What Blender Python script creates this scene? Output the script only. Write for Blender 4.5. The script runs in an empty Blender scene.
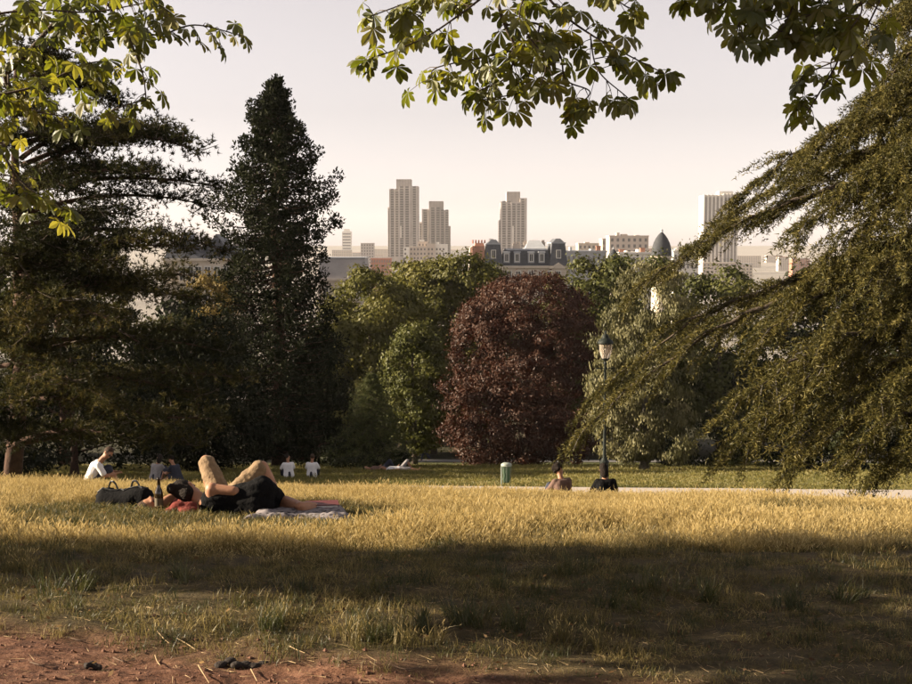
import bpy, bmesh, math, random
import numpy as np
from mathutils import Vector, Matrix, Euler
from mathutils import noise as mnoise

SC = bpy.context.scene
COL = SC.collection
R = math.radians
rng = np.random.default_rng(7)
random.seed(7)

# ------------------------------------------------------------------ camera, sky, sun, exposure
FPX = 1253.0            # focal length in photograph pixels (photo 912 x 684), i.e. about a 50 mm lens
EYE = 1.6
PITCH = math.atan(99.0 / FPX)
SUN_EL, SUN_AZ = R(18.0), R(3.0)      # sun stands to the left, a touch ahead of the camera
EXPOSURE = 1.85

cam_d = bpy.data.cameras.new('camera')
cam_d.sensor_width = 36.0
cam_d.lens = FPX / 912.0 * 36.0
cam_d.clip_start = 0.05
cam_d.clip_end = 30000.0
cam = bpy.data.objects.new('camera', cam_d)
COL.objects.link(cam)
cam.location = (0, 0, EYE)
cam.rotation_euler = (math.pi / 2 - PITCH, 0, 0)
SC.camera = cam

world = bpy.data.worlds.new('World')
SC.world = world
world.use_nodes = True
wt = world.node_tree
wt.nodes.clear()
w_out = wt.nodes.new('ShaderNodeOutputWorld')
w_bg = wt.nodes.new('ShaderNodeBackground')
w_sky = wt.nodes.new('ShaderNodeTexSky')
w_sky.sky_type = 'NISHITA'
w_sky.sun_disc = False
w_sky.sun_elevation = SUN_EL
w_sky.sun_rotation = R(-90) + SUN_AZ
w_sky.altitude = 80
w_sky.air_density = 1.0
w_sky.dust_density = 0.5
w_sky.ozone_density = 1.0
w_hsv = wt.nodes.new('ShaderNodeHueSaturation')
w_hsv.inputs['Saturation'].default_value = 0.16
w_hsv.inputs['Value'].default_value = 1.0
w_mul = wt.nodes.new('ShaderNodeMix')
w_mul.data_type = 'RGBA'
w_mul.blend_type = 'MULTIPLY'
w_mul.inputs['Factor'].default_value = 1.0
w_mul.inputs['B'].default_value = (1.0, 0.90, 0.885, 1)
wt.links.new(w_sky.outputs[0], w_hsv.inputs['Color'])
wt.links.new(w_hsv.outputs[0], w_mul.inputs['A'])
wt.links.new(w_mul.outputs['Result'], w_bg.inputs['Color'])
w_bg.inputs['Strength'].default_value = 0.053
wt.links.new(w_bg.outputs[0], w_out.inputs[0])

sun_vec = Vector((-math.cos(SUN_EL) * math.cos(SUN_AZ), math.cos(SUN_EL) * math.sin(SUN_AZ), math.sin(SUN_EL)))
sun_d = bpy.data.lights.new('sun', 'SUN')
sun_d.energy = 5.0
sun_d.angle = R(0.5)
sun_d.color = (1.0, 0.84, 0.62)
sun = bpy.data.objects.new('sun', sun_d)
COL.objects.link(sun)
sun.location = sun_vec * 100
sun.rotation_euler = sun_vec.to_track_quat('Z', 'Y').to_euler()

vs = SC.view_settings
vs.view_transform = 'Standard'
vs.look = 'None'
vs.exposure = EXPOSURE
vs.gamma = 1.0
vs.use_curve_mapping = False
SC.render.engine = 'CYCLES'
SC.cycles.use_denoising = True
SC.cycles.use_adaptive_sampling = True
SC.cycles.adaptive_threshold = 0.02
SC.cycles.max_bounces = 6
SC.cycles.diffuse_bounces = 2
SC.cycles.transmission_bounces = 4
SC.cycles.volume_bounces = 0
SC.cycles.transparent_max_bounces = 8

# ------------------------------------------------------------------ helpers
def P(px, py, Y):
    """photo pixel -> world point on the vertical plane y = Y"""
    a = (px - 456.0) / FPX
    b = -(py - 342.0) / FPX
    cp, sp = math.cos(PITCH), math.sin(PITCH)
    dy = cp + b * sp
    dz = -sp + b * cp
    t = Y / dy
    return Vector((a * t, Y, EYE + dz * t))

_PY = np.array([-80, -20, 0, 4.5, 7, 10, 15, 20, 21, 24.5, 27, 33, 35, 38, 48, 58, 70, 100, 130, 180, 260, 420, 30000.0])
_PZ = np.array([3.0, .6, 0, -.02, -.20, -.62, -1.5, -2.5, -2.72, -3.60, -4.2, -5.25, -5.52, -5.85, -7.35, -8.9, -11.1, -15.6, -19., -21., -23., -45, -45.])
_sy = np.concatenate([np.arange(-80, 140, .25), np.arange(140, 600, 5.0), [30000.0]])
_sz = np.interp(_sy, _PY, _PZ)
_k = np.ones(9) / 9.0
_n = 880
_zz = _sz[:_n].copy()
_pad = np.pad(_zz, 4, mode='edge')
_sz[8:_n - 8] = np.convolve(_pad, _k, mode='valid')[8:_n - 8]

def vnoise(x, y, seed=0):
    """cheap value noise, range about -1..1"""
    x = np.asarray(x, float); y = np.asarray(y, float)
    xi = np.floor(x).astype(np.int64); yi = np.floor(y).astype(np.int64)
    fx = x - xi; fy = y - yi
    fx = fx * fx * (3 - 2 * fx); fy = fy * fy * (3 - 2 * fy)
    def h(a, b):
        n = (a * 374761393 + b * 668265263 + seed * 974711) & 0x7fffffff
        n = ((n ^ (n >> 13)) * 1274126177) & 0x7fffffff
        return ((n ^ (n >> 16)) & 0xffff) / 32767.5 - 1.0
    return (h(xi, yi) * (1 - fx) + h(xi + 1, yi) * fx) * (1 - fy) + (h(xi, yi + 1) * (1 - fx) + h(xi + 1, yi + 1) * fx) * fy

def dirt_amount(x, y):
    """1 on the trodden bare earth, 0 in the grass"""
    edge = 5.30 - 0.30 * (x + 1.9) + 0.22 * vnoise(x * 1.3, y * 1.3, 3) + 0.10 * vnoise(x * 4, y * 4, 4)
    return np.clip((edge - y) / 0.35 + .5, 0, 1)

def G(x, y):
    x = np.asarray(x, float); y = np.asarray(y, float)
    z = np.interp(y, _sy, _sz)
    ramp = np.clip((y - 4) / 11.0, 0, 1) * np.clip((44 - y) / 18.0, 0, 1)
    z = z - 0.025 * ramp * np.clip(x, -14, 14)
    near = np.clip((40 - y) / 20.0, 0, 1) * np.clip((y + 20) / 10, 0, 1)
    z = z + near * (.06 * vnoise(x * .33, y * .33, 21) + .035 * vnoise(x * .8, y * .8, 1) + .018 * vnoise(x * 2.3, y * 2.3, 2))
    cl = np.clip((9 - y) / 2, 0, 1) * np.clip((y - 2) / 1, 0, 1) * np.clip((6 - np.abs(x)) / 1, 0, 1)
    d = dirt_amount(x, y)
    z = z + cl * ((.012 - .003 * d) * vnoise(x * 6, y * 6, 5) + (.004 + .005 * d) * vnoise(x * 15, y * 15, 6) + .006 * d * vnoise(x * 31, y * 31, 8) - .03 * d)
    return z

def g1(x, y):
    return float(G(x, y))

def on_ground(px, Y):
    x = (px - 456.0) / FPX * Y
    return Vector((x, Y, g1(x, Y)))

def mesh_np(name, verts, faces, tint=None, smooth=False):
    """verts (n,3); faces: one (m,k) array or a list of such arrays"""
    me = bpy.data.meshes.new(name)
    if not isinstance(faces, list):
        faces = [faces]
    faces = [np.asarray(f, dtype=np.int32) for f in faces if len(f)]
    verts = np.asarray(verts, dtype=np.float32)
    me.vertices.add(len(verts))
    me.vertices.foreach_set('co', verts.ravel())
    idx = np.concatenate([f.ravel() for f in faces])
    tot = np.concatenate([np.full(len(f), f.shape[1], np.int32) for f in faces])
    st = np.concatenate([[0], np.cumsum(tot)[:-1]]).astype(np.int32)
    me.loops.add(len(idx))
    me.loops.foreach_set('vertex_index', idx)
    me.polygons.add(len(tot))
    me.polygons.foreach_set('loop_start', st)
    me.polygons.foreach_set('loop_total', tot)
    me.polygons.foreach_set('use_smooth', np.full(len(tot), bool(smooth)))
    if tint is not None:
        at = me.attributes.new('tint', 'FLOAT', 'FACE')
        at.data.foreach_set('value', np.asarray(tint, np.float32))
    me.update(calc_edges=True)
    return me

def props(o, label=None, cat=None, group=None, kind=None):
    if label: o['label'] = label
    if cat: o['category'] = cat
    if group: o['group'] = group
    if kind: o['kind'] = kind
    return o

def thing(name, loc, label, cat, group=None):
    o = bpy.data.objects.new(name, None)
    COL.objects.link(o)
    o.location = loc
    o.empty_display_size = .2
    return props(o, label, cat, group)

def link(name, me, mat, parent=None, label=None):
    o = bpy.data.objects.new(name, me)
    COL.objects.link(o)
    if mat is not None and not me.materials:
        me.materials.append(mat)
    if parent is not None:
        o.parent = parent
    if label: o['label'] = label
    return o

def root_of(o):
    v = Vector((0, 0, 0))
    while o is not None:
        v += o.location
        o = o.parent
    return v

class MB:
    """collects shapes in world coordinates, builds one mesh relative to its parent"""
    def __init__(s):
        s.v = []; s.f4 = []; s.f3 = []; s.n = 0
    def add(s, v, f):
        v = np.asarray(v, float).reshape(-1, 3)
        f = np.asarray(f, int)
        if len(f):
            (s.f4 if f.shape[1] == 4 else s.f3).append(f + s.n)
        s.v.append(v); s.n += len(v)
        return s
    def add2(s, v, f4, f3):
        v = np.asarray(v, float).reshape(-1, 3)
        if len(f4): s.f4.append(np.asarray(f4, int) + s.n)
        if len(f3): s.f3.append(np.asarray(f3, int) + s.n)
        s.v.append(v); s.n += len(v)
        return s
    def box(s, x0, x1, y0, y1, z0, z1, taper=0.0, rot=0.0, ctr=None):
        t = taper
        v = np.array([[x0, y0, z0], [x1, y0, z0], [x1, y1, z0], [x0, y1, z0],
                      [x0 + t, y0 + t, z1], [x1 - t, y0 + t, z1], [x1 - t, y1 - t, z1], [x0 + t, y1 - t, z1]], float)
        if rot:
            c = np.array(ctr if ctr is not None else [(x0 + x1) / 2, (y0 + y1) / 2])
            cs, sn = math.cos(rot), math.sin(rot)
            d = v[:, :2] - c
            v[:, 0] = c[0] + d[:, 0] * cs - d[:, 1] * sn
            v[:, 1] = c[1] + d[:, 0] * sn + d[:, 1] * cs
        return s.add(v, [[0, 3, 2, 1], [4, 5, 6, 7], [0, 1, 5, 4], [1, 2, 6, 5], [2, 3, 7, 6], [3, 0, 4, 7]])
    def tube(s, pts, rad, n=8, caps=True):
        pts = np.asarray([tuple(p) for p in pts], float)
        m = len(pts)
        rad = np.broadcast_to(np.asarray(rad, float), (m,))
        tan = np.gradient(pts, axis=0)
        tan /= np.linalg.norm(tan, axis=1)[:, None] + 1e-9
        ref = np.array([0.31, 0.17, 0.93]) if abs(tan[0][2]) < .9 else np.array([.93, .2, .1])
        u = np.cross(tan, ref); u /= np.linalg.norm(u, axis=1)[:, None] + 1e-9
        w = np.cross(tan, u)
        a = np.linspace(0, 2 * math.pi, n, endpoint=False)
        v = pts[:, None, :] + rad[:, None, None] * (np.cos(a)[None, :, None] * u[:, None, :] + np.sin(a)[None, :, None] * w[:, None, :])
        v = v.reshape(-1, 3)
        f = []
        for i in range(m - 1):
            for j in range(n):
                k = (j + 1) % n
                f.append([i * n + j, i * n + k, (i + 1) * n + k, (i + 1) * n + j])
        f3 = []
        if caps:
            c0 = len(v); v = np.vstack([v, pts[0], pts[-1]])
            for j in range(n):
                k = (j + 1) % n
                f3.append([c0, k, j]); f3.append([c0 + 1, (m - 1) * n + j, (m - 1) * n + k])
        return s.add2(v, f, f3)
    def lathe(s, c, prof, n=16):
        """prof: list of (r, z) from bottom to top around vertical axis through c"""
        c = np.asarray(tuple(c), float)
        a = np.linspace(0, 2 * math.pi, n, endpoint=False)
        v = []
        for r, z in prof:
            v += [[c[0] + r * math.cos(t), c[1] + r * math.sin(t), c[2] + z] for t in a]
        f = []
        for i in range(len(prof) - 1):
            for j in range(n):
                k = (j + 1) % n
                f.append([i * n + j, i * n + k, (i + 1) * n + k, (i + 1) * n + j])
        return s.add(v, f)
    def ell(s, c, r, rot=None, n=10, m=7):
        v = []
        for i in range(m + 1):
            th = math.pi * i / m
            for j in range(n):
                ph = 2 * math.pi * j / n
                v.append([r[0] * math.sin(th) * math.cos(ph), r[1] * math.sin(th) * math.sin(ph), r[2] * math.cos(th)])
        v = np.array(v)
        if rot is not None:
            v = v @ np.array(rot).T
        v = v + np.asarray(tuple(c), float)
        f = []
        for i in range(m):
            for j in range(n):
                k = (j + 1) % n
                f.append([i * n + j, (i + 1) * n + j, (i + 1) * n + k, i * n + k])
        return s.add(v, f)
    def build(s, name, mat, parent=None, label=None, smooth=False):
        v = np.concatenate(s.v)
        if parent is not None:
            v = v - np.array(root_of(parent))
        fs = []
        if s.f4: fs.append(np.concatenate(s.f4))
        if s.f3: fs.append(np.concatenate(s.f3))
        return link(name, mesh_np(name, v, fs, smooth=smooth), mat, parent, label)

# ------------------------------------------------------------------ materials
def new_mat(name):
    m = bpy.data.materials.new(name)
    m.use_nodes = True
    nt = m.node_tree
    nt.nodes.clear()
    out = nt.nodes.new('ShaderNodeOutputMaterial')
    return m, nt, out

def rgba(c):
    return (c[0], c[1], c[2], 1.0)

def surf(name, c1, c2=None, rough=.8, scale=6.0, bump=0.0, bscale=30.0, spec=.3, metal=0.0, coords='Object'):
    m, nt, out = new_mat(name)
    b = nt.nodes.new('ShaderNodeBsdfPrincipled')
    b.inputs['Roughness'].default_value = rough
    b.inputs['Specular IOR Level'].default_value = spec
    b.inputs['Metallic'].default_value = metal
    tc = nt.nodes.new('ShaderNodeTexCoord')
    if c2 is not None:
        n = nt.nodes.new('ShaderNodeTexNoise'); n.inputs['Scale'].default_value = scale; n.inputs['Detail'].default_value = 6
        n.inputs['Roughness'].default_value = .65
        nt.links.new(tc.outputs[coords], n.inputs['Vector'])
        r = nt.nodes.new('ShaderNodeValToRGB')
        r.color_ramp.elements[0].position = .3; r.color_ramp.elements[0].color = rgba(c1)
        r.color_ramp.elements[1].position = .7; r.color_ramp.elements[1].color = rgba(c2)
        nt.links.new(n.outputs['Fac'], r.inputs[0]); nt.links.new(r.outputs[0], b.inputs['Base Color'])
    else:
        b.inputs['Base Color'].default_value = rgba(c1)
    if bump:
        n2 = nt.nodes.new('ShaderNodeTexNoise'); n2.inputs['Scale'].default_value = bscale; n2.inputs['Detail'].default_value = 5
        nt.links.new(tc.outputs[coords], n2.inputs['Vector'])
        bp = nt.nodes.new('ShaderNodeBump'); bp.inputs['Strength'].default_value = bump; bp.inputs['Distance'].default_value = .02
        nt.links.new(n2.outputs['Fac'], bp.inputs['Height']); nt.links.new(bp.outputs[0], b.inputs['Normal'])
    nt.links.new(b.outputs[0], out.inputs[0])
    return m

def leafmat(name, cols, trans=.35, tcol=None, gloss=.012, rough=.5, inst=False, attr='tint'):
    """cols: colours spread over the per-leaf tint 0..1"""
    m, nt, out = new_mat(name)
    if inst:
        a = nt.nodes.new('ShaderNodeObjectInfo'); src = a.outputs['Random']
    else:
        a = nt.nodes.new('ShaderNodeAttribute'); a.attribute_name = attr; src = a.outputs['Fac']
    r = nt.nodes.new('ShaderNodeValToRGB')
    el = r.color_ramp.elements
    while len(el) < len(cols): el.new(.5)
    for i, c in enumerate(cols):
        el[i].position = i / (len(cols) - 1); el[i].color = rgba(c)
    nt.links.new(src, r.inputs[0])
    d = nt.nodes.new('ShaderNodeBsdfDiffuse'); nt.links.new(r.outputs[0], d.inputs[0])
    t = nt.nodes.new('ShaderNodeBsdfTranslucent')
    if tcol is None:
        nt.links.new(r.outputs[0], t.inputs[0])
    else:
        mx = nt.nodes.new('ShaderNodeMix'); mx.data_type = 'RGBA'; mx.blend_type = 'MULTIPLY'; mx.inputs['Factor'].default_value = 1
        mx.inputs['B'].default_value = rgba(tcol); nt.links.new(r.outputs[0], mx.inputs['A'])
        nt.links.new(mx.outputs['Result'], t.inputs[0])
    mix = nt.nodes.new('ShaderNodeMixShader'); mix.inputs[0].default_value = trans
    nt.links.new(d.outputs[0], mix.inputs[1]); nt.links.new(t.outputs[0], mix.inputs[2])
    g = nt.nodes.new('ShaderNodeBsdfGlossy'); g.inputs['Roughness'].default_value = rough
    g.inputs[0].default_value = (.9, .9, .9, 1)
    mix2 = nt.nodes.new('ShaderNodeMixShader'); mix2.inputs[0].default_value = gloss
    nt.links.new(mix.outputs[0], mix2.inputs[1]); nt.links.new(g.outputs[0], mix2.inputs[2])
    nt.links.new(mix2.outputs[0], out.inputs[0])
    return m

BARK = surf('bark_brown', (.035, .026, .02), (.10, .075, .055), .95, 14, .8, 40)
BARK_RED = surf('bark_reddish', (.035, .018, .012), (.085, .045, .028), .95, 9, .8, 30)
BARK_GREY = surf('bark_grey', (.05, .045, .038), (.13, .115, .095), .95, 10, .8, 40)

# ------------------------------------------------------------------ ground
def axis(parts):
    out = []
    for a, b, s in parts:
        out.append(np.arange(a, b, s))
    return np.unique(np.concatenate(out))

def ground_material():
    m, nt, out = new_mat('ground_soil')
    b = nt.nodes.new('ShaderNodeBsdfPrincipled'); b.inputs['Roughness'].default_value = .95; b.inputs['Specular IOR Level'].default_value = .15
    tc = nt.nodes.new('ShaderNodeTexCoord')
    def noise(scale, det=6, rough=.6):
        n = nt.nodes.new('ShaderNodeTexNoise'); n.inputs['Scale'].default_value = scale; n.inputs['Detail'].default_value = det; n.inputs['Roughness'].default_value = rough
        nt.links.new(tc.outputs['Object'], n.inputs['Vector']); return n
    def ramp(fac, stops):
        r = nt.nodes.new('ShaderNodeValToRGB'); el = r.color_ramp.elements
        while len(el) < len(stops): el.new(.5)
        for e, (p, c) in zip(el, stops):
            e.position = p; e.color = rgba(c)
        nt.links.new(fac, r.inputs[0]); return r
    def mix(fac, a, c):
        x = nt.nodes.new('ShaderNodeMix'); x.data_type = 'RGBA'
        nt.links.new(fac, x.inputs['Factor']); nt.links.new(a, x.inputs['A']); nt.links.new(c, x.inputs['B'])
        return x.outputs['Result']
    dirt = ramp(noise(13, 10, .78).outputs['Fac'], [(.34, (.030, .014, .009)), (.5, (.135, .062, .037)), (.66, (.28, .148, .092))])
    thatch = ramp(noise(14, 8, .75).outputs['Fac'], [(.3, (.03, .024, .012)), (.55, (.09, .066, .03)), (.75, (.17, .125, .06))])
    lawn = ramp(noise(3.0, 8, .75).outputs['Fac'], [(.3, (.05, .062, .018)), (.55, (.10, .105, .032)), (.75, (.17, .145, .055))])
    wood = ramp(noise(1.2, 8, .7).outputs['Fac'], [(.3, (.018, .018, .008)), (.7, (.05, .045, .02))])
    city = ramp(noise(.01, 6, .6).outputs['Fac'], [(.3, (.16, .15, .135)), (.7, (.30, .27, .24))])
    def attr(n):
        a = nt.nodes.new('ShaderNodeAttribute'); a.attribute_name = n; return a.outputs['Fac']
    c = mix(attr('dirt'), thatch.outputs[0], dirt.outputs[0])
    c = mix(attr('lawn'), c, lawn.outputs[0])
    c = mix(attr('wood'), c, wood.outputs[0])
    c = mix(attr('city'), c, city.outputs[0])
    nt.links.new(c, b.inputs['Base Color'])
    n2 = noise(45, 8, .7)
    bp = nt.nodes.new('ShaderNodeBump'); bp.inputs['Strength'].default_value = .9; bp.inputs['Distance'].default_value = .03
    nt.links.new(n2.outputs['Fac'], bp.inputs['Height']); nt.links.new(bp.outputs[0], b.inputs['Normal'])
    nt.links.new(b.outputs[0], out.inputs[0])
    return m

def build_ground():
    xs = axis([(-12000, -600, 600), (-600, -60, 30), (-60, -12, 2), (-12, -3, .3), (-3, 3, .06), (3, 12, .3), (12, 60, 2), (60, 600, 30), (600, 12001, 600)])
    ys = axis([(-80, -4, 4), (-4, 3.6, .4), (3.6, 6.3, .03), (6.3, 9, .09), (9, 26, .4), (26, 60, .9), (60, 200, 4), (200, 500, 20), (500, 3000, 250), (3000, 20001, 1000)])
    X, Y = np.meshgrid(xs, ys)
    Z = G(X, Y)
    v = np.stack([X, Y, Z], -1).reshape(-1, 3)
    ny, nx = X.shape
    i = np.arange(ny - 1)[:, None] * nx + np.arange(nx - 1)[None, :]
    f = np.stack([i, i + 1, i + nx + 1, i + nx], -1).reshape(-1, 4)
    me = mesh_np('ground', v, f, smooth=True)
    x, y = v[:, 0], v[:, 1]
    at = {'dirt': dirt_amount(x, y), 'lawn': np.clip((y - 24) / 5, 0, 1),
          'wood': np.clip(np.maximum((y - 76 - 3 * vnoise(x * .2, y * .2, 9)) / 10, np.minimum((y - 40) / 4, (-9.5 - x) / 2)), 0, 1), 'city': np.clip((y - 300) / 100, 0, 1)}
    for k, a in at.items():
        q = me.attributes.new(k, 'FLOAT', 'POINT'); q.data.foreach_set('value', a.astype(np.float32))
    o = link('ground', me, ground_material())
    props(o, 'hillside park ground of dry turf and bare reddish earth', 'ground', kind='structure')

build_ground()

def path_strip(name, ymid, half, x0, x1, mat, label, slope=0.0):
    xs = np.arange(x0, x1, 1.0)
    rows = np.linspace(-half, half, 5)
    v = []
    for r in rows:
        y = ymid + r + slope * xs
        v.append(np.stack([xs, y, G(xs, y) + .03], -1))
    v = np.array(v); nx = len(xs)
    i = np.arange(len(rows) - 1)[:, None] * nx + np.arange(nx - 1)[None, :]
    f = np.stack([i, i + 1, i + nx + 1, i + nx], -1).reshape(-1, 4)
    o = link(name, mesh_np(name, v.reshape(-1, 3), f, smooth=True), mat)
    props(o, label, 'path', kind='structure')

PATH = surf('pale_gravel', (.34, .29, .25), (.46, .40, .34), .95, 25, .3, 60)
ASPH = surf('grey_asphalt', (.10, .095, .09), (.16, .15, .14), .9, 12, .2, 60)
path_strip('gravel_path', 36.4, 1.5, -30, 40, PATH, 'pale gravel path crossing below the dry meadow')
path_strip('asphalt_path', 87, 3.4, -9, 30, ASPH, 'grey asphalt path winding under the shaded trees', -.05)

# ------------------------------------------------------------------ city
CONC = surf('tower_concrete', (.40, .36, .335), (.52, .475, .44), .9, .08)
CONC_D = surf('tower_concrete_dark', (.20, .175, .16), (.25, .22, .20), .9, .08)  # darker concrete of the roof louvres
GLASS_F = surf('window_glass_far', (.15, .14, .135), None, .4, spec=.4)
GLASS = surf('window_glass_dark', (.045, .045, .05), None, .25, spec=.6)
WHITE_B = surf('white_render', (.66, .62, .56), (.76, .72, .66), .85, .2)
CREAM = surf('limestone_cream', (.50, .42, .34), (.62, .54, .44), .85, .6)
SLATE = surf('slate_roof', (.06, .065, .075), (.105, .11, .125), .6, 1.5, .2, 6)
ZINC = surf('zinc_roof', (.30, .31, .33), (.40, .41, .43), .5, .8)
BRICK_O = surf('orange_brick', (.34, .17, .115), (.44, .235, .165), .9, 1.2)
BRICK_R = surf('red_roof_tile', (.30, .12, .08), (.40, .18, .12), .9, 1.0)
FRAME_B = surf('window_frame_white', (.60, .57, .52), None, .7)
IRON_B = surf('balcony_iron', (.03, .03, .032), None, .6)
BEIGE = surf('beige_render', (.46, .39, .33), (.56, .48, .41), .9, .1)

def wx(px, Y): return (px - 456.0) / FPX * Y
def wz(py, Y): return P(456, py, Y).z

def tower(label, blocks, top, Y, depth, mat, name='residential_tower', slit=None, group=None):
    """blocks: (px0, px1, py_top, setback); top: (px0, px1, py_top)"""
    x0 = min(b[0] for b in blocks); x1 = max(b[1] for b in blocks)
    xc = wx((x0 + x1) / 2, Y)
    gz = g1(xc, Y)
    t = thing(name, (xc, Y, gz), label, 'tower', group)
    ws = MB(); sp = MB()
    for (a, b, py, sb) in blocks:
        X0, X1, z1 = wx(a, Y), wx(b, Y), wz(py, Y)
        m = MB(); m.box(X0, X1, Y + sb, Y + depth - sb * .5, gz, z1)
        n = max(3, int(round((X1 - X0) / 3.0)))
        w = (X1 - X0) / n
        for i in range(n):                        # projecting balcony fins up the facade
            if i % 2 == 0:
                m.box(X0 + i * w + .15, X0 + i * w + w * .55, Y + sb - 2.2, Y + sb + .01, gz, z1 - 1.2 - 1.5 * random.random())
        for fl in np.arange(gz + 30, z1 - 2, 2.9):  # floor slabs
            if (fl // 2.9) % 4 < 1: sp.box(X0 + .02, X1 - .02, Y + sb - .45, Y + sb - .05, fl, fl + .5)
            for i in range(n):
                if i % 2: ws.box(X0 + i * w - w * .35, X0 + i * w + w * .9, Y + sb - .06, Y + sb - .02, fl + .5, fl + 2.7)
        for fl in np.arange(gz + 30, z1 - 2, 2.9):  # side windows
            ny = int(depth / 5)
            for k in range(ny):
                yy = Y + sb + 2 + k * 5
                ws.box(X0 - .06, X0 + .02, yy, yy + 2.2, fl + .75, fl + 2.3)
                ws.box(X1 - .02, X1 + .06, yy, yy + 2.2, fl + .75, fl + 2.3)
        m.build('facade_block', mat, t)
    if top:
        m = MB(); X0, X1 = wx(top[0], Y), wx(top[1], Y)
        z0 = min(wz(b[2], Y) for b in blocks) - 1
        m.box(X0, X1, Y + 5, Y + depth - 4, z0, wz(top[2], Y))
        k = MB()
        for q in np.linspace(X0 + .5, X1 - .5, 12):
            k.box(q - .2, q + .2, Y + 4.7, Y + 5.01, z0, wz(top[2], Y) - .3)
        o = m.build('roof_block', mat, t)
        k.build('louvre', CONC_D, o)['kind'] = 'stuff'
    sp.build('floor_slabs', mat, t)['kind'] = 'stuff'
    ws.build('windows', GLASS_F, t)['kind'] = 'stuff'
    if slit:
        m = MB(); m.box(wx(slit[0], Y), wx(slit[1], Y), Y - 1.3, Y + 1, wz(slit[3], Y), wz(slit[2], Y))
        m.build('stair_panel', WHITE_B, t)
    return t

tower('tallest grey concrete apartment tower with stepped shoulders and louvred roof block', [(389.5, 399, 189, 2), (398.6, 412, 186.5, 0), (411.6, 418.6, 186, 1.5), (388, 390, 207, 4)], (396.5, 411.5, 179), 1500, 34, CONC, slit=(400.4, 401.8, 226, 238))
tower('stepped grey apartment tower close beside the tallest tower', [(422, 430, 209, 2), (429.6, 440, 207, 0), (439.6, 448.5, 210, 1.5), (419.5, 422.5, 222, 4), (447, 450.5, 226, 5)], (429, 443.5, 201), 1560, 34, CONC)
tower('lone stepped grey apartment tower rising behind the slate mansard roof', [(500.5, 511, 201.5, 1), (510.6, 520, 202, 0), (519.6, 526.6, 198, 2), (499, 501, 220, 4)], (506.5, 520, 191.5), 1500, 34, CONC, slit=(511.3, 513.6, 226, 262))

def ribbed_tower():
    Y = 1150; x0, xm, x1 = wx(702.5, Y), wx(722, Y), wx(737, Y); gz = g1(x0, Y)
    t = thing('ribbed_tower', ((x0 + x1) / 2, Y, gz), 'white tower with bright vertical ribs beside the cedar', 'tower')
    zt = wz(195, Y)
    m = MB(); m.box(x0, xm, Y, Y + 24, gz, zt); m.box(xm, x1, Y + 4, Y + 26, gz, zt + 1)
    m.build('facade', surf('pale_tower_panel', (.50, .46, .42), (.56, .52, .47), .8, .1), t)
    r = MB()
    for q in np.linspace(x0 + .2, xm - .2, 6): r.box(q - .55, q + .55, Y - 1.2, Y + .02, gz, zt + .5)
    for q in np.linspace(xm + 1.2, x1 - .3, 5): r.box(q - .45, q + .45, Y + 2.8, Y + 4.02, gz, zt + 1.5)
    r.build('ribs', WHITE_B, t)['kind'] = 'stuff'
    w = MB()
    qs = np.linspace(x0 + .2, xm - .2, 6)
    for a, b in zip(qs[:-1], qs[1:]): w.box(a + .8, b - .8, Y - .08, Y + .01, gz + 20, zt - 2)
    qs = np.linspace(xm + 1.2, x1 - .3, 5)
    for a, b in zip(qs[:-1], qs[1:]): w.box(a + .65, b - .65, Y + 3.92, Y + 4.01, gz + 20, zt - 2)
    w.build('window_strips', surf('strip_glass', (.26, .245, .235), (.34, .32, .30), .5, .3), t)['kind'] = 'stuff'
    k = MB(); k.box(wx(719, Y), wx(733, Y), Y + 6, Y + 20, zt, wz(191, Y))
    k.build('roof_block', WHITE_B, t)
ribbed_tower()

def slim_tower():
    Y = 2600; x0, x1 = wx(342.5, Y), wx(351.5, Y); gz = g1(x0, Y)
    t = thing('slim_tower', ((x0 + x1) / 2, Y, gz), 'slim pale tower far off in the haze', 'tower')
    m = MB(); m.box(x0, x1, Y, Y + 18, gz, wz(231.5, Y)); m.build('facade', WHITE_B, t)
    m = MB(); m.box(x0 + 3, x1 - 3, Y + 4, Y + 14, wz(231.7, Y), wz(229, Y)); m.build('roof_block', WHITE_B, t)
    w = MB()
    for fl in np.arange(gz + 10, wz(233, Y), 6): w.box(x0 + 1, x1 - 1, Y - .1, Y + .05, fl, fl + 2.4)
    w.build('windows', GLASS_F, t)['kind'] = 'stuff'
slim_tower()

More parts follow.
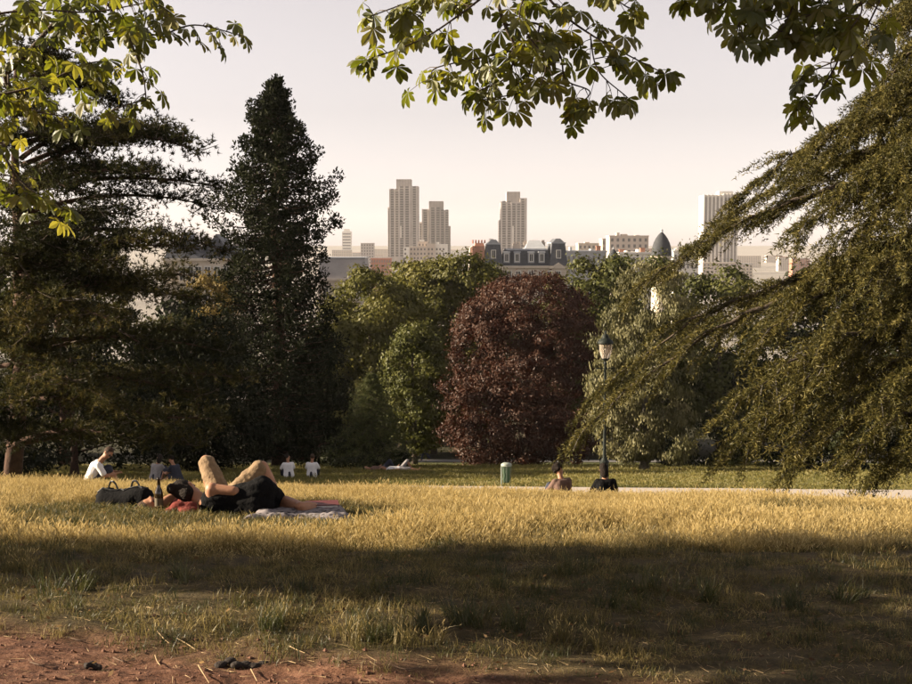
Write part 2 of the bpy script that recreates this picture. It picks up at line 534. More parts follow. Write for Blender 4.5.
def stepped_block():
    Y = 820; xc = wx(425, Y); gz = g1(xc, Y)
    t = thing('stepped_apartment_block', (xc, Y, gz), 'white stepped apartment block in front of the tall grey towers', 'building')
    steps = [(403.5, 409.5, 247.5, 0), (409.3, 427, 246.5, 2), (426.8, 435, 243.5, 3), (434.8, 447.5, 244, 6), (417.5, 428, 241.5, 7)]
    ws = MB()
    for a, b, py, sb in steps:
        m = MB(); X0, X1, z1 = wx(a, Y), wx(b, Y), wz(py, Y)
        m.box(X0, X1, Y + sb, Y + 18 + sb, gz, z1)
        m.build('wall', WHITE_B if a < 408 or a > 430 else BEIGE, t)
        for fl in np.arange(gz + 18, z1 - 2.4, 2.9):
            for q in np.arange(X0 + .7, X1 - 1.2, 2.2): ws.box(q, q + 1.1, Y + sb - .06, Y + sb + .01, fl + .6, fl + 2.0)
    r = MB(); r.box(wx(419, Y), wx(424, Y), Y + 8, Y + 14, wz(242, Y), wz(239.5, Y)); r.build('roof_block', WHITE_B, t)
    r = MB(); r.box(wx(436, Y), wx(439, Y), Y + 9, Y + 13, wz(244.3, Y), wz(242, Y)); r.build('roof_block', WHITE_B, t)
    ws.build('windows', GLASS_F, t)['kind'] = 'stuff'
    # sloping foot of the stepped facade
    s = MB(); X0 = wx(403.5, Y)
    s.add([[X0, Y, wz(258, Y)], [X0, Y + 12, wz(258, Y)], [X0 - 2.4, Y + 12, gz], [X0 - 2.4, Y, gz], [X0 + 1, Y, wz(258, Y)], [X0 + 1, Y + 12, wz(258, Y)], [X0 + 1, Y + 12, gz], [X0 + 1, Y, gz]],
          [[0, 1, 2, 3], [4, 7, 6, 5], [0, 3, 7, 4], [1, 5, 6, 2], [0, 4, 5, 1]])
    s.build('buttress', WHITE_B, t)
stepped_block()

def window_unit(parent, x, y, z, w, h, name='window', frame=FRAME_B, glass=GLASS, fd=.12):
    """surround of four bars with a pane set back behind it, facing -y"""
    m = MB(); b = w * .16
    m.box(x - w / 2, x - w / 2 + b, y - fd, y + .02, z, z + h); m.box(x + w / 2 - b, x + w / 2, y - fd, y + .02, z, z + h)
    m.box(x - w / 2 + b, x + w / 2 - b, y - fd, y + .02, z + h - b, z + h); m.box(x - w / 2 + b, x + w / 2 - b, y - fd, y + .02, z, z + b)
    m.box(x - b * .25, x + b * .25, y - fd * .7, y + .01, z + b, z + h - b)
    o = m.build(name, frame, parent)
    k = MB(); k.box(x - w / 2 + b, x + w / 2 - b, y - fd * .4, y + .005, z + b, z + h - b); k.build('pane', glass, o)
    return o

def mansard():
    Y = 250.0
    s = Y / FPX
    xl, xr = wx(492, Y), wx(566, Y)
    gz = g1(wx(515, Y), Y)
    t = thing('mansard_building', (wx(515, Y), Y, gz), 'slate mansard building with dormers, corner pavilions and brick chimney wall', 'building')
    ze = wz(268, Y)
    m = MB(); m.box(xl, xr, Y, Y + 13, gz, ze); m.build('wall', CREAM, t)
    c = MB(); c.box(xl - .25, xr + .25, Y - .45, Y + 13.3, ze, ze + .45); c.build('cornice', CREAM, t)
    # central mansard slope with flat zinc top
    zr = wz(250.5, Y)
    m = MB(); m.box(wx(500, Y), wx(553, Y), Y + .1, Y + 12.9, ze + .45, zr, taper=1.1); rf = m.build('roof', SLATE, t)
    m = MB(); m.box(wx(501, Y) + 1, wx(552, Y) - 1, Y + 1.0, Y + 12, zr, zr + .35); m.build('roof_edge', ZINC, rf)
    # shallow zinc roof with raised middle
    m = MB(); x0, x1 = wx(525, Y), wx(547, Y)
    m.add([[x0, Y + 1.4, zr + .3], [x1, Y + 1.4, zr + .3], [x1 - 1, Y + 6, zr + 2.0], [x0 + 1, Y + 6, zr + 2.0], [x1, Y + 11, zr + .3], [x0, Y + 11, zr + .3]],
          [[0, 1, 2, 3], [3, 2, 4, 5]]); m.add([[x0, Y + 1.4, zr + .3], [x0 + 1, Y + 6, zr + 2.0], [x0, Y + 11, zr + .3], [x1, Y + 1.4, zr + .3], [x1 - 1, Y + 6, zr + 2.0], [x1, Y + 11, zr + .3]], [[0, 1, 2], [3, 5, 4]])
    m.build('roof_ridge', ZINC, rf)
    # corner pavilions with steep roofs
    for (a, b, pt) in ((484, 503, 239.5), (549, 567.5, 238.5)):
        x0, x1 = wx(a, Y), wx(b, Y)
        m = MB(); zt = wz(pt, Y)
        m.box(x0, x1, Y - .6, Y + 12, ze + .45, zt - .9, taper=.55)
        m.box(x0 + .55, x1 - .55, Y - .05, Y + 11.4, zt - .9, zt, taper=.9)
        pv = m.build('pavilion_roof', SLATE, t)
        k = MB(); k.box(x0 + .4, x1 - .4, Y - .2, Y + 11.6, zt - 1.0, zt - .75); k.build('roof_edge', ZINC, pv)
        w = MB(); w.box(x0, x1, Y - .62, Y + 12, gz, ze - .01); w.build('pavilion_wall', CREAM, t)
        window_unit(t, (x0 + x1) / 2, Y - .5, wz(258.5, Y), .95, 1.75, 'dormer_window')
    # dormers
    for px in (506.5, 517, 531, 541.5):
        x = wx(px, Y); z = wz(262.5, Y)
        d = MB(); d.box(x - .62, x + .62, Y - .25, Y + 2.2, z - .1, z + 2.0); d.box(x - .75, x + .75, Y - .4, Y + 2.2, z + 2.0, z + 2.18, taper=.08)
        dd = d.build('dormer', ZINC, t)
        window_unit(dd, x, Y - .27, z + .15, .9, 1.65)
    # storey below the cornice
    for px in (509, 518, 531, 540.5, 549, 558):
        x = wx(px, Y); window_unit(t, x, Y - .02 if px < 548 else Y - .64, ze - 2.4, 1.15, 1.9)
        window_unit(t, x, Y - .02 if px < 548 else Y - .64, ze - 5.6, 1.15, 2.1)
    # pediment on the right
    x0, x1 = wx(549, Y), wx(567, Y)
    m = MB(); m.add([[x0, Y - .95, ze - .1], [x1, Y - .95, ze - .1], [(x0 + x1) / 2, Y - .95, ze + 1.1], [x0, Y - .5, ze - .1], [x1, Y - .5, ze - .1], [(x0 + x1) / 2, Y - .5, ze + 1.1]], [[0, 1, 2], [3, 5, 4]])
    m.add([[x0, Y - .95, ze - .1], [x1, Y - .95, ze - .1], [(x0 + x1) / 2, Y - .95, ze + 1.1], [x0, Y - .5, ze - .1], [x1, Y - .5, ze - .1], [(x0 + x1) / 2, Y - .5, ze + 1.1]], [[0, 2, 5, 3], [1, 4, 5, 2]])
    m.build('pediment', CREAM, t)
    # brick party wall and chimneys on the left
    x0, x1 = wx(472.5, Y), wx(486, Y)
    m = MB(); m.box(x0, x1 - .3, Y + .3, Y + 12, gz, wz(246, Y), taper=0)
    m.box(x0 + .4, x1 - .3, Y + 1.0, Y + 9, wz(246, Y), wz(243, Y), taper=.2); m.build('brick_wall', BRICK_O, t)
    m = MB()
    m.add([[wx(464, Y), Y + 1, gz], [x0 - .01, Y + 1, gz], [x0 - .01, Y + 1, wz(246, Y)], [wx(470, Y), Y + 1, wz(248, Y)], [wx(464, Y), Y + 11, gz], [x0 - .01, Y + 11, gz], [x0 - .01, Y + 11, wz(246, Y)], [wx(470, Y), Y + 11, wz(248, Y)]],
          [[0, 1, 2, 3], [4, 7, 6, 5], [0, 3, 7, 4], [3, 2, 6, 7]])
    m.build('side_wall', BEIGE, t)
    for i, px in enumerate((473, 476, 479, 482, 485)):
        k = MB(); k.lathe((wx(px, Y), Y + 3, wz(243, Y) - .1), [(.16, 0), (.13, .7), (.17, .72), (0, .73)], 8); k.build('chimney_pot', BRICK_R, t)
    for px, w, py in ((492, 1.0, 241.5), (518, 1.5, 244.5), (527, .8, 243.5), (536, 1.0, 243), (545, .8, 243)):
        k = MB(); x = wx(px, Y); z = wz(py, Y); k.box(x - w / 2, x + w / 2, Y + 6, Y + 7, zr, z); k.box(x - w / 2 - .1, x + w / 2 + .1, Y + 5.9, Y + 7.1, z, z + .15)
        for q in np.linspace(-w / 2 + .2, w / 2 - .2, 3): k.box(x + q - .1, x + q + .1, Y + 6.4, Y + 6.6, z + .14, z + .6)
        k.build('chimney', BEIGE, t)
mansard()

def left_house():
    Y = 175.0; x0, x1 = wx(164, Y), wx(240, Y); gz = g1(wx(200, Y), Y)
    t = thing('balcony_house', (wx(200, Y), Y, gz), 'cream stone house with slate roof and iron balcony behind the pine', 'building')
    ze = wz(261, Y)
    m = MB(); m.box(x0, x1, Y, Y + 10, gz, ze); m.build('wall', CREAM, t)
    m = MB(); m.box(x0 - .2, x1 + .2, Y - .35, Y + 10.3, ze, ze + .35); m.build('cornice', CREAM, t)
    m = MB(); m.box(x0, x1, Y, Y + 10, ze + .35, wz(246, Y), taper=.8); rf = m.build('roof', SLATE, t)
    for a, b, pt in ((176, 194, 232), (206, 228, 234)):
        X0, X1 = wx(a, Y), wx(b, Y); xm = (X0 + X1) / 2; z0 = wz(249, Y); zt = wz(pt, Y)
        m = MB(); v = [[X0, Y - .2, z0], [X1, Y - .2, z0], [xm, Y - .2, zt], [X0, Y + 6, z0], [X1, Y + 6, z0], [xm, Y + 6, zt]]
        m.add(v, [[0, 1, 2], [3, 5, 4]]); m.add(v, [[0, 2, 5, 3], [1, 4, 5, 2]]); m.build('gable', SLATE, rf)
    zb = wz(282, Y)
    m = MB(); m.box(x0, x1, Y - .9, Y - .01, zb - .18, zb); bl = m.build('balcony_slab', CREAM, t)
    m = MB(); m.box(x0, x1, Y - .88, Y - .84, zb + .92, zb + .98); m.box(x0, x1, Y - .88, Y - .84, zb + .12, zb + .16)
    for q in np.arange(x0 + .1, x1, .16): m.box(q - .014, q + .014, Y - .87, Y - .85, zb, zb + .95)
    m.build('railing', IRON_B, bl)
    for px in (183, 191, 199, 208, 217.5, 227):
        window_unit(t, wx(px, Y), Y - .02, zb + .05, 1.05, 2.2)
        window_unit(t, wx(px, Y), Y - .02, zb - 3.1, 1.05, 1.9)
    for px in (201, 231):
        k = MB(); x = wx(px, Y); k.box(x - .5, x + .5, Y + 5, Y + 5.8, wz(250, Y), wz(237, Y)); k.build('chimney', BEIGE, t)
left_house()

def flat_house():
    Y = 210.0; x0, x1 = wx(318, Y), wx(369, Y); gz = g1(wx(345, Y), Y)
    t = thing('grey_roof_house', (wx(345, Y), Y, gz), 'house with pale grey roof and roof garden beside the tall conifer', 'building')
    ze = wz(281, Y)
    m = MB(); m.box(x0, x1 - .4, Y, Y + 9, gz, ze); m.build('wall', BEIGE, t)
    m = MB(); m.box(x0 - .2, x1, Y - .4, Y + 9.2, ze, ze + .4); m.build('cornice', BEIGE, t)
    m = MB(); m.box(x0, x1 - .4, Y - .1, Y + 9, ze + .4, wz(258.5, Y), taper=.35); rf = m.build('roof', surf('pale_grey_roof', (.30, .28, .275), (.36, .34, .33), .8, .6), t)
    m = MB(); m.box(x0 + .2, x1 - .6, Y + .1, Y + 8.8, wz(258.5, Y), wz(257.3, Y)); m.build('roof_edge', ZINC, rf)
    m = MB(); m.box(wx(350, Y), wx(362, Y), Y - .25, Y + .3, wz(277, Y), wz(263, Y)); m.build('roof_hatch', surf('lighter_grey_panel', (.40, .375, .36), None, .7), rf)
    for px in (326, 338, 350, 362): window_unit(t, wx(px, Y), Y - .02, ze - 3, 1.1, 2)
flat_house()

def dome_house(px, pw, pt, pb, Y, label, spire=True):
    x = wx(px, Y); gz = g1(x, Y)
    t = thing('domed_house', (x, Y, gz), label, 'building')
    r = pw / 2 / FPX * Y; zb = wz(pb, Y); zt = wz(pt, Y); h = zt - zb
    if spire: h *= .86
    m = MB(); m.lathe((x, Y, 0), [(r * .96, gz), (r * .96, zb - .5), (r * 1.08, zb - .45), (r * 1.08, zb), (0, zb + .01)], 16); m.build('wall', CREAM, t)
    prof = [(r * 1.0, 0), (r * .99, h * .15), (r * .93, h * .34), (r * .80, h * .54), (r * .60, h * .72), (r * .36, h * .87), (r * .16, h * .96), (r * .10, h)]
    m = MB(); m.lathe((x, Y, zb), prof, 20); rf = m.build('dome_roof', surf('dark_dome_slate', (.032, .035, .04), (.055, .058, .065), .75, 2, spec=.15), t, smooth=True)
    k = MB(); k.lathe((x, Y, zb + h * .97), [(r * .13, 0), (r * .10, h * .08), (r * .16, h * .1), (r * .05, h * .14), (0.01, h * .2)], 8); k.build('finial', ZINC, rf)
    for a in np.linspace(-2.6, -.5, 4):
        wxx, wyy = x + math.cos(a) * r * .97, Y + math.sin(a) * r * .97
        b = MB(); b.box(wxx - .4, wxx + .4, wyy - .1, wyy + .1, zb - 3.2, zb - 1.2); b.build('window', GLASS, t)
dome_house(661, 20.5, 228, 256, 300, 'house with tall pointed slate dome and finial')
dome_house(613, 14, 249, 264, 290, 'house with small low slate dome below the beige block', False)

def slab_block(label, px0, px1, py, Y, mat, cols=None, name='apartment_block', group=None, depth=14, attic=None, roofmat=None):
    x0, x1 = wx(px0, Y), wx(px1, Y); gz = g1((x0 + x1) / 2, Y)
    t = thing(name, ((x0 + x1) / 2, Y, gz), label, 'building', group)
    zt = wz(py, Y)
    m = MB(); m.box(x0, x1, Y, Y + depth, gz, zt); m.build('wall', mat, t)
    ws = MB(); n = cols or max(3, int((x1 - x0) / 3.2)); w = (x1 - x0) / n
    for fl in np.arange(zt - 3.0, max(zt - 24, gz), -3.0):
        for i in range(n): ws.box(x0 + (i + .28) * w, x0 + (i + .72) * w, Y - .08, Y + .02, fl + .5, fl + 2.1)
    ws.build('windows', GLASS_F, t)['kind'] = 'stuff'
    r = MB(); r.box(x0 - .2, x1 + .2, Y - .3, Y + depth + .2, zt, zt + .5)
    r.build('roof', roofmat or mat, t)
    for a, b, pt in (attic or []):
        k = MB(); k.box(wx(a, Y), wx(b, Y), Y + 4, Y + 9, zt + .5, wz(pt, Y)); k.build('roof_block', mat, t)
    return t
slab_block('beige apartment block with rows of windows behind the slate dome', 609, 648, 236.5, 620, BEIGE, 7, attic=[(617, 620, 232.5), (622, 628, 234), (636, 640, 235)])
slab_block('low beige block with flat roof left of the windowed block', 602, 609.5, 239.5, 640, BEIGE, 3)
slab_block('pale low block between mansard and beige apartment block', 578, 604, 244, 700, CREAM, 6, attic=[(585, 590, 242)])
slab_block('grey roofed row house behind the green tree tops', 566, 606, 252.5, 330, ZINC, 8, attic=[(571, 573, 247), (592, 595, 249)])
slab_block('pale terrace with orange chimneys right of the small dome', 619, 652, 254, 330, WHITE_B, 8, attic=[(640, 643, 249.5), (628, 630, 251)])
slab_block('white house just right of the slate dome', 673, 698, 252, 420, WHITE_B, 6, attic=[(676, 680, 249)])
for px, Y, h in ((598, 332, 246.5), (642, 331.5, 248.5), (621, 331.5, 250)):
    x = wx(px, Y); k = MB(); k.box(x - .6, x + .6, Y - .5, Y + .5, g1(x, Y), wz(h, Y)); k.box(x - .7, x + .7, Y - .6, Y + .6, wz(h, Y), wz(h, Y) + .2)
    o = k.build('chimney_stack', BRICK_O)
    props(o, 'orange brick chimney stack rising over low city roofs', 'chimney', 'orange brick chimney stacks over the roofs')
# hazy rooftops of the far city
G_FAR = 'hazy low city blocks far beyond the park'
FARM = {'beige': BEIGE, 'cream': CREAM, 'white': WHITE_B, 'brick red': BRICK_R, 'grey concrete': CONC}
ROOFM = {'zinc': ZINC, 'red tiled': BRICK_R, 'flat beige': BEIGE}
for i in range(38):
    Y = random.uniform(900, 3200)
    px = random.choice([random.uniform(335, 400), random.uniform(440, 500), random.uniform(545, 705), random.uniform(150, 240), random.uniform(700, 800), random.uniform(330, 470)])
    w = random.uniform(18, 55) / Y * FPX
    pyt = 243 + (EYE + 45 - random.uniform(16, 34)) / Y * FPX
    fc_, rc_ = random.choice(list(FARM)), random.choice(list(ROOFM))
    slab_block('low %s city block with %s roof far off in the haze' % (fc_, rc_), px, px + w, pyt, Y, FARM[fc_], name='city_block', group=G_FAR + ' ' + fc_ + ' ' + rc_, depth=random.uniform(12, 20), roofmat=ROOFM[rc_])
slab_block('grey flat block right of the slim hazy tower', 361, 374, 243.5, 1300, CONC, 5)
slab_block('reddish long low block beneath the tallest tower', 371, 391, 259, 900, BRICK_R, 8)

# ------------------------------------------------------------------ foliage helpers
def unit(v):
    return v / (np.linalg.norm(v, axis=-1, keepdims=True) + 1e-9)

def rdir(n):
    return unit(rng.normal(size=(n, 3)))

def leaf_quads(c, ax, nr, L, W):
    """diamond leaves: c centres, ax long axis, nr rough normal, L/W arrays"""
    ax = unit(ax)
    side = unit(np.cross(nr, ax))
    L = np.asarray(L)[:, None] if np.ndim(L) else L
    W = np.asarray(W)[:, None] if np.ndim(W) else W
    v = np.stack([c - ax * L * .5, c + side * W * .5 + ax * L * .05, c + ax * L * .5, c - side * W * .5 + ax * L * .05], 1).reshape(-1, 3)
    f = np.arange(len(c) * 4).reshape(-1, 4)
    return v, f

def blades(c, d, L, W):
    """thin needles: triangles from c along d"""
    d = unit(d)
    side = unit(np.cross(d, rdir(len(c))))
    L = np.asarray(L).reshape(-1, 1); W = np.asarray(W).reshape(-1, 1)
    v = np.stack([c - side * W * .5, c + side * W * .5, c + d * L], 1).reshape(-1, 3)
    return v, np.arange(len(c) * 3).reshape(-1, 3)

def foliage(name, parent, v, f, tint, mat, kind=None):
    v = v - np.array(root_of(parent))
    o = link(name, mesh_np(name, v, f, tint=tint), mat, parent)
    if kind: o['kind'] = kind
    return o

def bez(p0, p1, p2, n):
    t = np.linspace(0, 1, n)[:, None]
    p0, p1, p2 = (np.array(tuple(p)) for p in (p0, p1, p2))
    return (1 - t) ** 2 * p0 + 2 * t * (1 - t) * p1 + t * t * p2

def spline(pts, n):
    """smooth polyline through points (Catmull-Rom)"""
    p = np.array([tuple(q) for q in pts], float)
    p = np.vstack([2 * p[0] - p[1], p, 2 * p[-1] - p[-2]])
    out = []
    m = len(p) - 3
    for i in range(m):
        k = max(2, int(round(n / m)))
        t = np.linspace(0, 1, k, endpoint=(i == m - 1))[:, None]
        a, b, c, d = p[i], p[i + 1], p[i + 2], p[i + 3]
        out.append(.5 * ((2 * b) + (c - a) * t + (2 * a - 5 * b + 4 * c - d) * t ** 2 + (3 * b - a - 3 * c + d) * t ** 3))
    return np.concatenate(out)

def shell_clumps(env, n, rc, hole=.0):
    """env: list of (centre, radii); clump centres close below the surface of the union of ellipsoids"""
    areas = np.array([r[0] * r[1] + r[1] * r[2] + r[0] * r[2] for c, r in env])
    cs, ns = [], []
    while len(cs) < n:
        k = rng.choice(len(env), p=areas / areas.sum())
        c, r = np.array(env[k][0]), np.array(env[k][1])
        d = rdir(1)[0]
        if rng.uniform() < .14:                       # some boughs deeper inside
            cs.append(c + d * r * rng.uniform(.45, .78)); ns.append(unit(d / r)); continue
        q = c + d * r * rng.uniform(.80, .98)
        inside = False
        for j, (c2, r2) in enumerate(env):
            if j != k and np.sum(((q - np.array(c2)) / np.array(r2)) ** 2) < .72:
                inside = True; break
        if inside: continue
        cs.append(q); ns.append(unit(d / r))
    return np.array(cs), np.array(ns)

def crown_leaves(env, nclump, rc, nleaf, L, droop=0.0, asp=.6, flat=.7, hang=False, lf=.24):
    """leaf clumps spread over the crown's envelope with gaps between them"""
    cs, ns = shell_clumps(env, nclump, rc)
    rad = rc * rng.uniform(.6, 1.35, nclump)
    k = rng.choice(nclump, nleaf, p=(rad ** 2) / (rad ** 2).sum())
    d = rdir(nleaf)
    out = unit(d + ns[k] * .55 + np.array([0, 0, .25]))
    rr = rad[k] * rng.uniform(.35, 1.08, nleaf) ** .6
    loose = rng.uniform(0, 1, nleaf) < lf
    rr = np.where(loose, rad[k] * rng.uniform(.8, 1.75, nleaf), rr)
    c = cs[k] + out * rr[:, None] * np.array([1, 1, flat])
    c[:, 2] -= droop * rng.uniform(0, 1, nleaf) * rc
    nr = unit(out * 1.15 + rdir(nleaf) * .62)
    ax = rdir(nleaf) + np.array([0, 0, -.5 - (2.2 if hang else 0)])
    if not hang: ax = ax - nr * np.sum(ax * nr, axis=1, keepdims=True) * .85
    l = L * rng.uniform(.65, 1.3, nleaf)
    v, f = leaf_quads(c, ax, nr, l, l * asp)
    ctint = rng.uniform(0, 1, nclump)
    tint = np.clip(.7 * ctint[k] + .3 * rng.uniform(0, 1, nleaf), 0, 1)
    return v, f, tint, cs

def trunk_and_limbs(t, base, top, r0, targets, mat, n=8, name='trunk', r1=None, wob=.02):
    """tapered trunk with limbs reaching out towards the clumps"""
    base = np.array(tuple(base)); top = np.array(tuple(top))
    h = np.linalg.norm(top - base)
    m = MB()
    tt = np.linspace(0, 1, 9)
    pts = base + (top - base) * tt[:, None] + np.stack([wob * h * np.sin(tt * 5 + 1) * tt, wob * h * np.cos(tt * 4) * tt, 0 * tt], -1)
    pts[0][2] -= .3
    rad = r0 * (1 - .82 * tt); rad[0] *= 1.35
    m.tube(pts, rad, 10)
    o = m.build(name, mat, t, smooth=True)
    for q in targets:
        q = np.array(tuple(q))
        hz = np.clip((q[2] - base[2]) / h * .72, .18, .93)
        i = hz * 8; a = int(i); st = pts[a] + (pts[min(a + 1, 8)] - pts[a]) * (i - a)
        mid = (st + q) / 2 + np.array([0, 0, .10 * np.linalg.norm(q - st)])
        b = MB(); rr = r0 * .32 * (1 - .6 * hz)
        b.tube(bez(st, mid, q, 7), np.linspace(rr, rr * .18, 7), 6)
        b.build('limb', mat, t, smooth=True)
    return o

def broadleaf(name, label, cat, px, Y, top, width, bottom, mat, nleaf, L, nclump=60, rc=1.3, bark=BARK, group=None, lobes=5, seed=0, depth=None, hang=False, asp=.6, nlimb=9, shape=None, loc=None):
    x = wx(px, Y) if loc is None else loc[0]
    base = np.array([x, Y, g1(x, Y)])
    zt = wz(top, Y); zb = max(wz(bottom, Y), base[2] + .4)
    w = width / FPX * Y; dp = depth or w
    t = thing(name, base, label, cat, group)
    rs = random.Random(seed + 11)
    H = zt - zb
    env = []
    if shape:
        for (ax_, az_, rx_, rz_, *ay_) in shape:
            env.append(((x + ax_ * w, Y + (ay_[0] if ay_ else rs.uniform(-.15, .15)) * dp, zb + az_ * H), (rx_ * w, rx_ * dp, rz_ * H)))
    else:
        env.append(((x, Y, zb + H * .52), (w * .40, dp * .40, H * .47)))
        for i in range(lobes):
            a = i / lobes * 6.283 + rs.uniform(-.4, .4); rr = rs.uniform(.20, .30)
            env.append(((x + math.cos(a) * w * rr, Y + math.sin(a) * dp * rr, zb + H * rs.uniform(.28, .75)), (w * rs.uniform(.2, .28), dp * rs.uniform(.2, .28), H * rs.uniform(.18, .27))))
    v, f, ti, cs = crown_leaves(env, nclump, rc, nleaf, L, hang=hang, asp=asp)
    foliage('crown', t, v, f, ti, mat)
    trunk_and_limbs(t, base, (x, Y, zb + H * .8), max(.16, H * .022), cs[:nlimb], bark)
    return t

LIME = leafmat('lime_leaves', [(.055, .056, .013), (.098, .094, .022), (.150, .134, .034)], .35)
OLIVE = leafmat('olive_leaves', [(.040, .046, .012), (.074, .078, .020), (.112, .108, .030)], .3)
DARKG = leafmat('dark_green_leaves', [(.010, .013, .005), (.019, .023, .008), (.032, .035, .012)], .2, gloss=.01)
PURPLE = leafmat('purple_beech_leaves', [(.035, .0175, .0125), (.056, .028, .019), (.084, .044, .029)], .22, (1.0, .6, .5))
SILVER = leafmat('silver_leaves', [(.066, .064, .027), (.122, .113, .050), (.205, .182, .092)], .25)
GOLDL = leafmat('golden_leaves', [(.12, .085, .022), (.19, .135, .038), (.26, .19, .06)], .35)

# ------------------------------------------------------------------ broad-leaved trees of the park
broadleaf('purple_beech', 'dense round copper beech with dark purple leaves sweeping to the lawn', 'tree', 527, 70, 276, 166, 478, PURPLE, 94000, .165, 680, .55, seed=3, nlimb=14,
          shape=[(0, .55, .45, .43), (.02, .73, .40, .27), (.03, .66, .38, .30), (.0, .80, .34, .19), (-.03, .70, .42, .24), (-.10, .62, .36, .30), (-.28, .27, .24, .25), (-.22, .12, .24, .14), (.20, .45, .30, .36), (.22, .20, .28, .22), (0, .22, .36, .24), (.1, .08, .3, .1), (-.06, .09, .34, .12), (.02, .80, .26, .16, -.2), (.0, .62, .30, .2, -.26), (.1, .4, .3, .22, -.24), (0, .24, .34, .22, -.25), (-.15, .42, .26, .22, -.24)], asp=.5)
broadleaf('lime_tree', 'sunlit yellow green lime tree with broad crown behind the small cedar', 'tree', 372, 96, 270, 128, 452, LIME, 48000, .29, 190, .95, seed=1, lobes=7)
broadleaf('lime_tree', 'sunlit olive green lime tree with the highest crown before the white stepped block', 'tree', 432, 104, 257, 138, 450, LIME, 52000, .31, 200, 1.0, seed=2, lobes=7)
broadleaf('lime_tree', 'green lime tree behind the upper left edge of the copper beech', 'tree', 482, 112, 262, 84, 450, OLIVE, 26000, .32, 110, 1.0, seed=4)
broadleaf('lime_tree', 'olive green lime tree between the two sunlit lime crowns', 'tree', 402, 110, 264, 100, 450, OLIVE, 24000, .32, 110, 1.0, seed=14)
broadleaf('hornbeam_tree', 'narrow upright light green tree between small cedar and copper beech', 'tree', 414, 78, 322, 62, 448, OLIVE, 28000, .2, 150, .55, seed=5, shape=[(0, .5, .40, .45), (-.15, .35, .36, .3), (.12, .62, .32, .3), (.15, .25, .36, .25), (0, .85, .2, .15)])
broadleaf('plane_tree', 'olive green tree filling the gap right of the copper beech', 'tree', 588, 98, 258, 84, 452, OLIVE, 28000, .3, 140, .95, seed=6)
broadleaf('plane_tree', 'olive green tree below the slate dome behind the silver tree', 'tree', 645, 104, 254, 104, 450, OLIVE, 26000, .32, 140, 1.0, seed=7)
broadleaf('plane_tree', 'tall green tree behind the cedar near the white ribbed tower', 'tree', 722, 100, 262, 110, 452, OLIVE, 16000, .36, 90, 1.1, seed=8)
broadleaf('golden_tree', 'small golden leaved tree below the balcony house', 'tree', 216, 92, 274, 48, 380, GOLDL, 12000, .24, 36, .8, seed=9)
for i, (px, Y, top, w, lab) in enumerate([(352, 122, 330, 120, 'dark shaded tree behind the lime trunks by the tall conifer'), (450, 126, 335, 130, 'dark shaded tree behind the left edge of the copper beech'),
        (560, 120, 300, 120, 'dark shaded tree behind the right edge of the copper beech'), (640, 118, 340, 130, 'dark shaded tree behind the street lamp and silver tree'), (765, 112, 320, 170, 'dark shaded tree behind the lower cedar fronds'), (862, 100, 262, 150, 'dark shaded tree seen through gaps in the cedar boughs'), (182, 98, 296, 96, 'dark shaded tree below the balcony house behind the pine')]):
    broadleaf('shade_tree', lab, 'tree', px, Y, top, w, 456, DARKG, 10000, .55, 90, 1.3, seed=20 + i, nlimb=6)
# silver tree by the lamp: upright hanging sprays
broadleaf('silver_poplar', 'pale silver green tree with upright hanging sprays behind the street lamp', 'tree', 646, 52.5, 262, 104, 473, SILVER, 54000, .14, 300, .36, seed=31, hang=True, asp=.42, bark=BARK_GREY, nlimb=16,
          shape=[(-.10, .72, .20, .26), (.12, .78, .20, .22), (-.05, .42, .36, .36), (-.36, .40, .12, .34), (-.42, .36, .06, .26), (.22, .42, .26, .34), (-.12, .16, .36, .16), (.25, .15, .24, .15), (.37, .86, .05, .26)])

def shrub(label, px, Y, w, h, mat, n=9000, L=.12, seed=0, name='round_shrub', asp=.6):
    x = wx(px, Y); base = np.array([x, Y, g1(x, Y)])
    t = thing(name, base, label, 'shrub')
    env = [((x, Y, base[2] + h * .48), (w * .5, w * .45, h * .5)), ((x - w * .2, Y, base[2] + h * .35), (w * .32, w * .3, h * .34)), ((x + w * .22, Y, base[2] + h * .36), (w * .3, w * .3, h * .36))]
    v, f, ti, cs = crown_leaves(env, 34, w * .11, n, L, asp=asp)
    foliage('foliage', t, v, f, ti, mat)
    m = MB()
    for q in cs[:7]:
        m.tube(bez(base - [0, 0, .1], (base + q) / 2 + [0, 0, .1], q, 5), np.linspace(.035, .01, 5), 5)
    m.build('stems', BARK, t)['kind'] = 'stuff'
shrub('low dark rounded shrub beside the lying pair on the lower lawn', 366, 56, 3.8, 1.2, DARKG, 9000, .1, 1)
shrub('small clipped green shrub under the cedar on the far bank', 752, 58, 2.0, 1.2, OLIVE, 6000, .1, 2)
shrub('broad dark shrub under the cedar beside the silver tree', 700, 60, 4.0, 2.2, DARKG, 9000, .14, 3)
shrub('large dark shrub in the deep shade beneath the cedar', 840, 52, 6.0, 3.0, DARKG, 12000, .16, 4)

# ------------------------------------------------------------------ conifers
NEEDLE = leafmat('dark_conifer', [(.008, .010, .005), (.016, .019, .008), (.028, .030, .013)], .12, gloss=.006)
PINE = leafmat('pine_needles', [(.014, .016, .006), (.040, .039, .012), (.135, .104, .032)], .34, gloss=.008)  # bright golden end stands in for sunlit tufts
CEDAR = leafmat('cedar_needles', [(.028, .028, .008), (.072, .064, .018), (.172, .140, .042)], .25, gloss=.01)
YEW = leafmat('yew_needles', [(.007, .009, .0045), (.013, .015, .007), (.022, .022, .010)], .12, gloss=.006)

